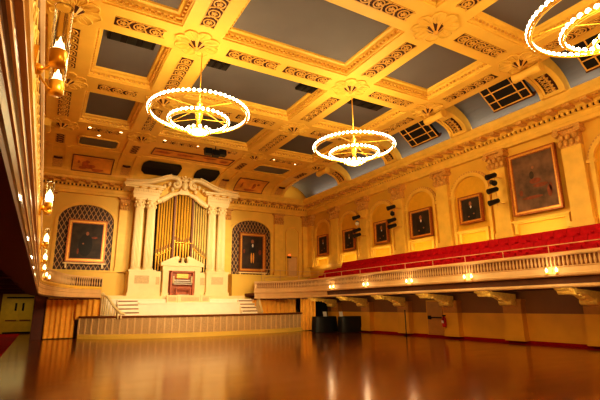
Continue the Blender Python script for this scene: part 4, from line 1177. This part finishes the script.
# ------------------------------------------------------------------ lights
def lamp(kind, loc, energy, color=(1,.8,.52), size=.5, rot=None, sy=None, spot=None, name='lamp'):
    l = bpy.data.lights.new(name, kind); l.energy = energy; l.color = color
    if kind == 'AREA':
        l.size = size
        if sy: l.shape = 'RECTANGLE'; l.size_y = sy
    elif kind in ('POINT', 'SPOT'): l.shadow_soft_size = size
    if kind == 'SPOT' and spot: l.spot_size = rad(spot); l.spot_blend = .8
    o = bpy.data.objects.new(name, l); C.objects.link(o); o.location = loc
    if rot: o.rotation_euler = rot
    return o
WC = (1,.83,.41)
def aim(o, tgt):
    d = Vector(tgt)-o.location; o.rotation_euler = d.to_track_quat('-Z', 'Y').to_euler(); return o
K = .97
for (x, y) in ((4.28,15.37),(11.8,15.37),(11.6,4.4),(4.28,4.2),(4.28,-7),(12.,-7)):
    o = lamp('POINT', (x, y, 7.4), 640*K, WC, 1.3, name='chandelier_glow')
for (x, y) in ((4.28,15.37),(11.8,15.37),(11.6,4.4)):
    o = lamp('AREA', (x, y, 9.4), 45*K, WC, 3.4, rot=(PI,0,0), name='chandelier_uplight'); o.data.shape = 'DISK'
# cornice uplights
o = lamp('AREA', (19.75, 12, 11.3), 110*K, (1,.86,.62), .25, rot=(PI,0,0), sy=40, name='cornice_uplight')
o = lamp('AREA', (-3.15, 12, 11.3), 110*K, (1,.82,.5), .25, rot=(PI,0,0), sy=40, name='cornice_uplight')
o = lamp('AREA', (8.3, 33.3, 11.3), 120*K, WC, 22, rot=(PI,0,0), sy=.25, name='cornice_uplight')
# picture ledge glows
for yc in BAYS[4:]:
    o = lamp('AREA', (XR-.75, yc, 5.15), 14*K, (1,.74,.3), 2.2, name='picture_glow', sy=.1); aim(o, (XR, yc, 6.3)); 
# stage wash
o = lamp('SPOT', (4.5, 12, 10.5), 9500*K, (1,.86,.6), .5, spot=36, name='stage_wash'); aim(o, (8.6, 33, 4.2))
o = lamp('SPOT', (13, 12, 10.5), 9500*K, (1,.86,.6), .5, spot=36, name='stage_wash'); aim(o, (8.8, 33, 6.2))
o = lamp('SPOT', (8.5, 13, 4.6), 3500*K, (1,.8,.5), .4, spot=70, name='stage_wash'); aim(o, (9, 31.5, 2.2))  # added low fill for the lower stage and curtains, no fixture
o = lamp('SPOT', (5.5, 20, 4.2), 900*K, (1,.8,.5), .4, spot=50, name='stage_wash'); aim(o, (1.4, 32, 1.6))  # added fill to brighten the left curtain, no fixture
# sconces
for y in (9.6, 13.4, 17.1, 20.7, 24.25): lamp('POINT', (16.1, y, 3.15), 9*K, (1,.78,.5), .08, name='sconce_glow')
for y in (2.69, 6.6, 10.56, 14.4, 18.1, 21.9): lamp('POINT', (.08, y, 3.3), 3.5*K, (1,.78,.5), .05, name='sconce_glow')
# added fill lamps that brighten the scroll brackets, no fixtures there
for y in PY[3:-1]: aim(lamp('AREA', (17.3, y-.9, 1.95), 16*K, (1,.78,.42), .25, name='bracket_fill'), (19.3, y, 2.2))
# passage light
lamp('AREA', (-1.7, 39.2, 3.25), 42*K, (1,.86,.36), 2.2, name='passage_lamp')

# world
w = bpy.data.worlds.new('world'); bpy.context.scene.world = w; w.use_nodes = True
w.node_tree.nodes['Background'].inputs[0].default_value = (1,.7,.4,1); w.node_tree.nodes['Background'].inputs[1].default_value = .02

# ------------------------------------------------------------------ camera
cam = bpy.data.cameras.new('camera'); co_ = bpy.data.objects.new('camera', cam); C.objects.link(co_)
cam.sensor_width = 36; cam.lens = 437.227/600*36; cam.clip_start = .01; cam.clip_end = 200
YAW, PIT, ROL = rad(29.9895), rad(13.6047), rad(-.61657)
cy, sy, cp, sp = math.cos(YAW), math.sin(YAW), math.cos(PIT), math.sin(PIT)
fw = Vector((sy*cp, cy*cp, sp)); rt = Vector((cy, -sy, 0)); up = rt.cross(fw)
r2 = rt*math.cos(ROL)+up*math.sin(ROL); u2 = up*math.cos(ROL)-rt*math.sin(ROL)
co_.matrix_world = Matrix(((r2.x, u2.x, -fw.x, 0), (r2.y, u2.y, -fw.y, 0), (r2.z, u2.z, -fw.z, 1.9), (0, 0, 0, 1)))
bpy.context.scene.camera = co_
sc_ = bpy.context.scene
sc_.view_settings.view_transform = 'Standard'; sc_.view_settings.look = 'Medium High Contrast'
sc_.view_settings.exposure = 0.0
sc_.cycles.max_bounces = 8; sc_.cycles.diffuse_bounces = 5; sc_.cycles.glossy_bounces = 4
sc_.cycles.sample_clamp_indirect = 8.0
sc_.cycles.use_denoising = True
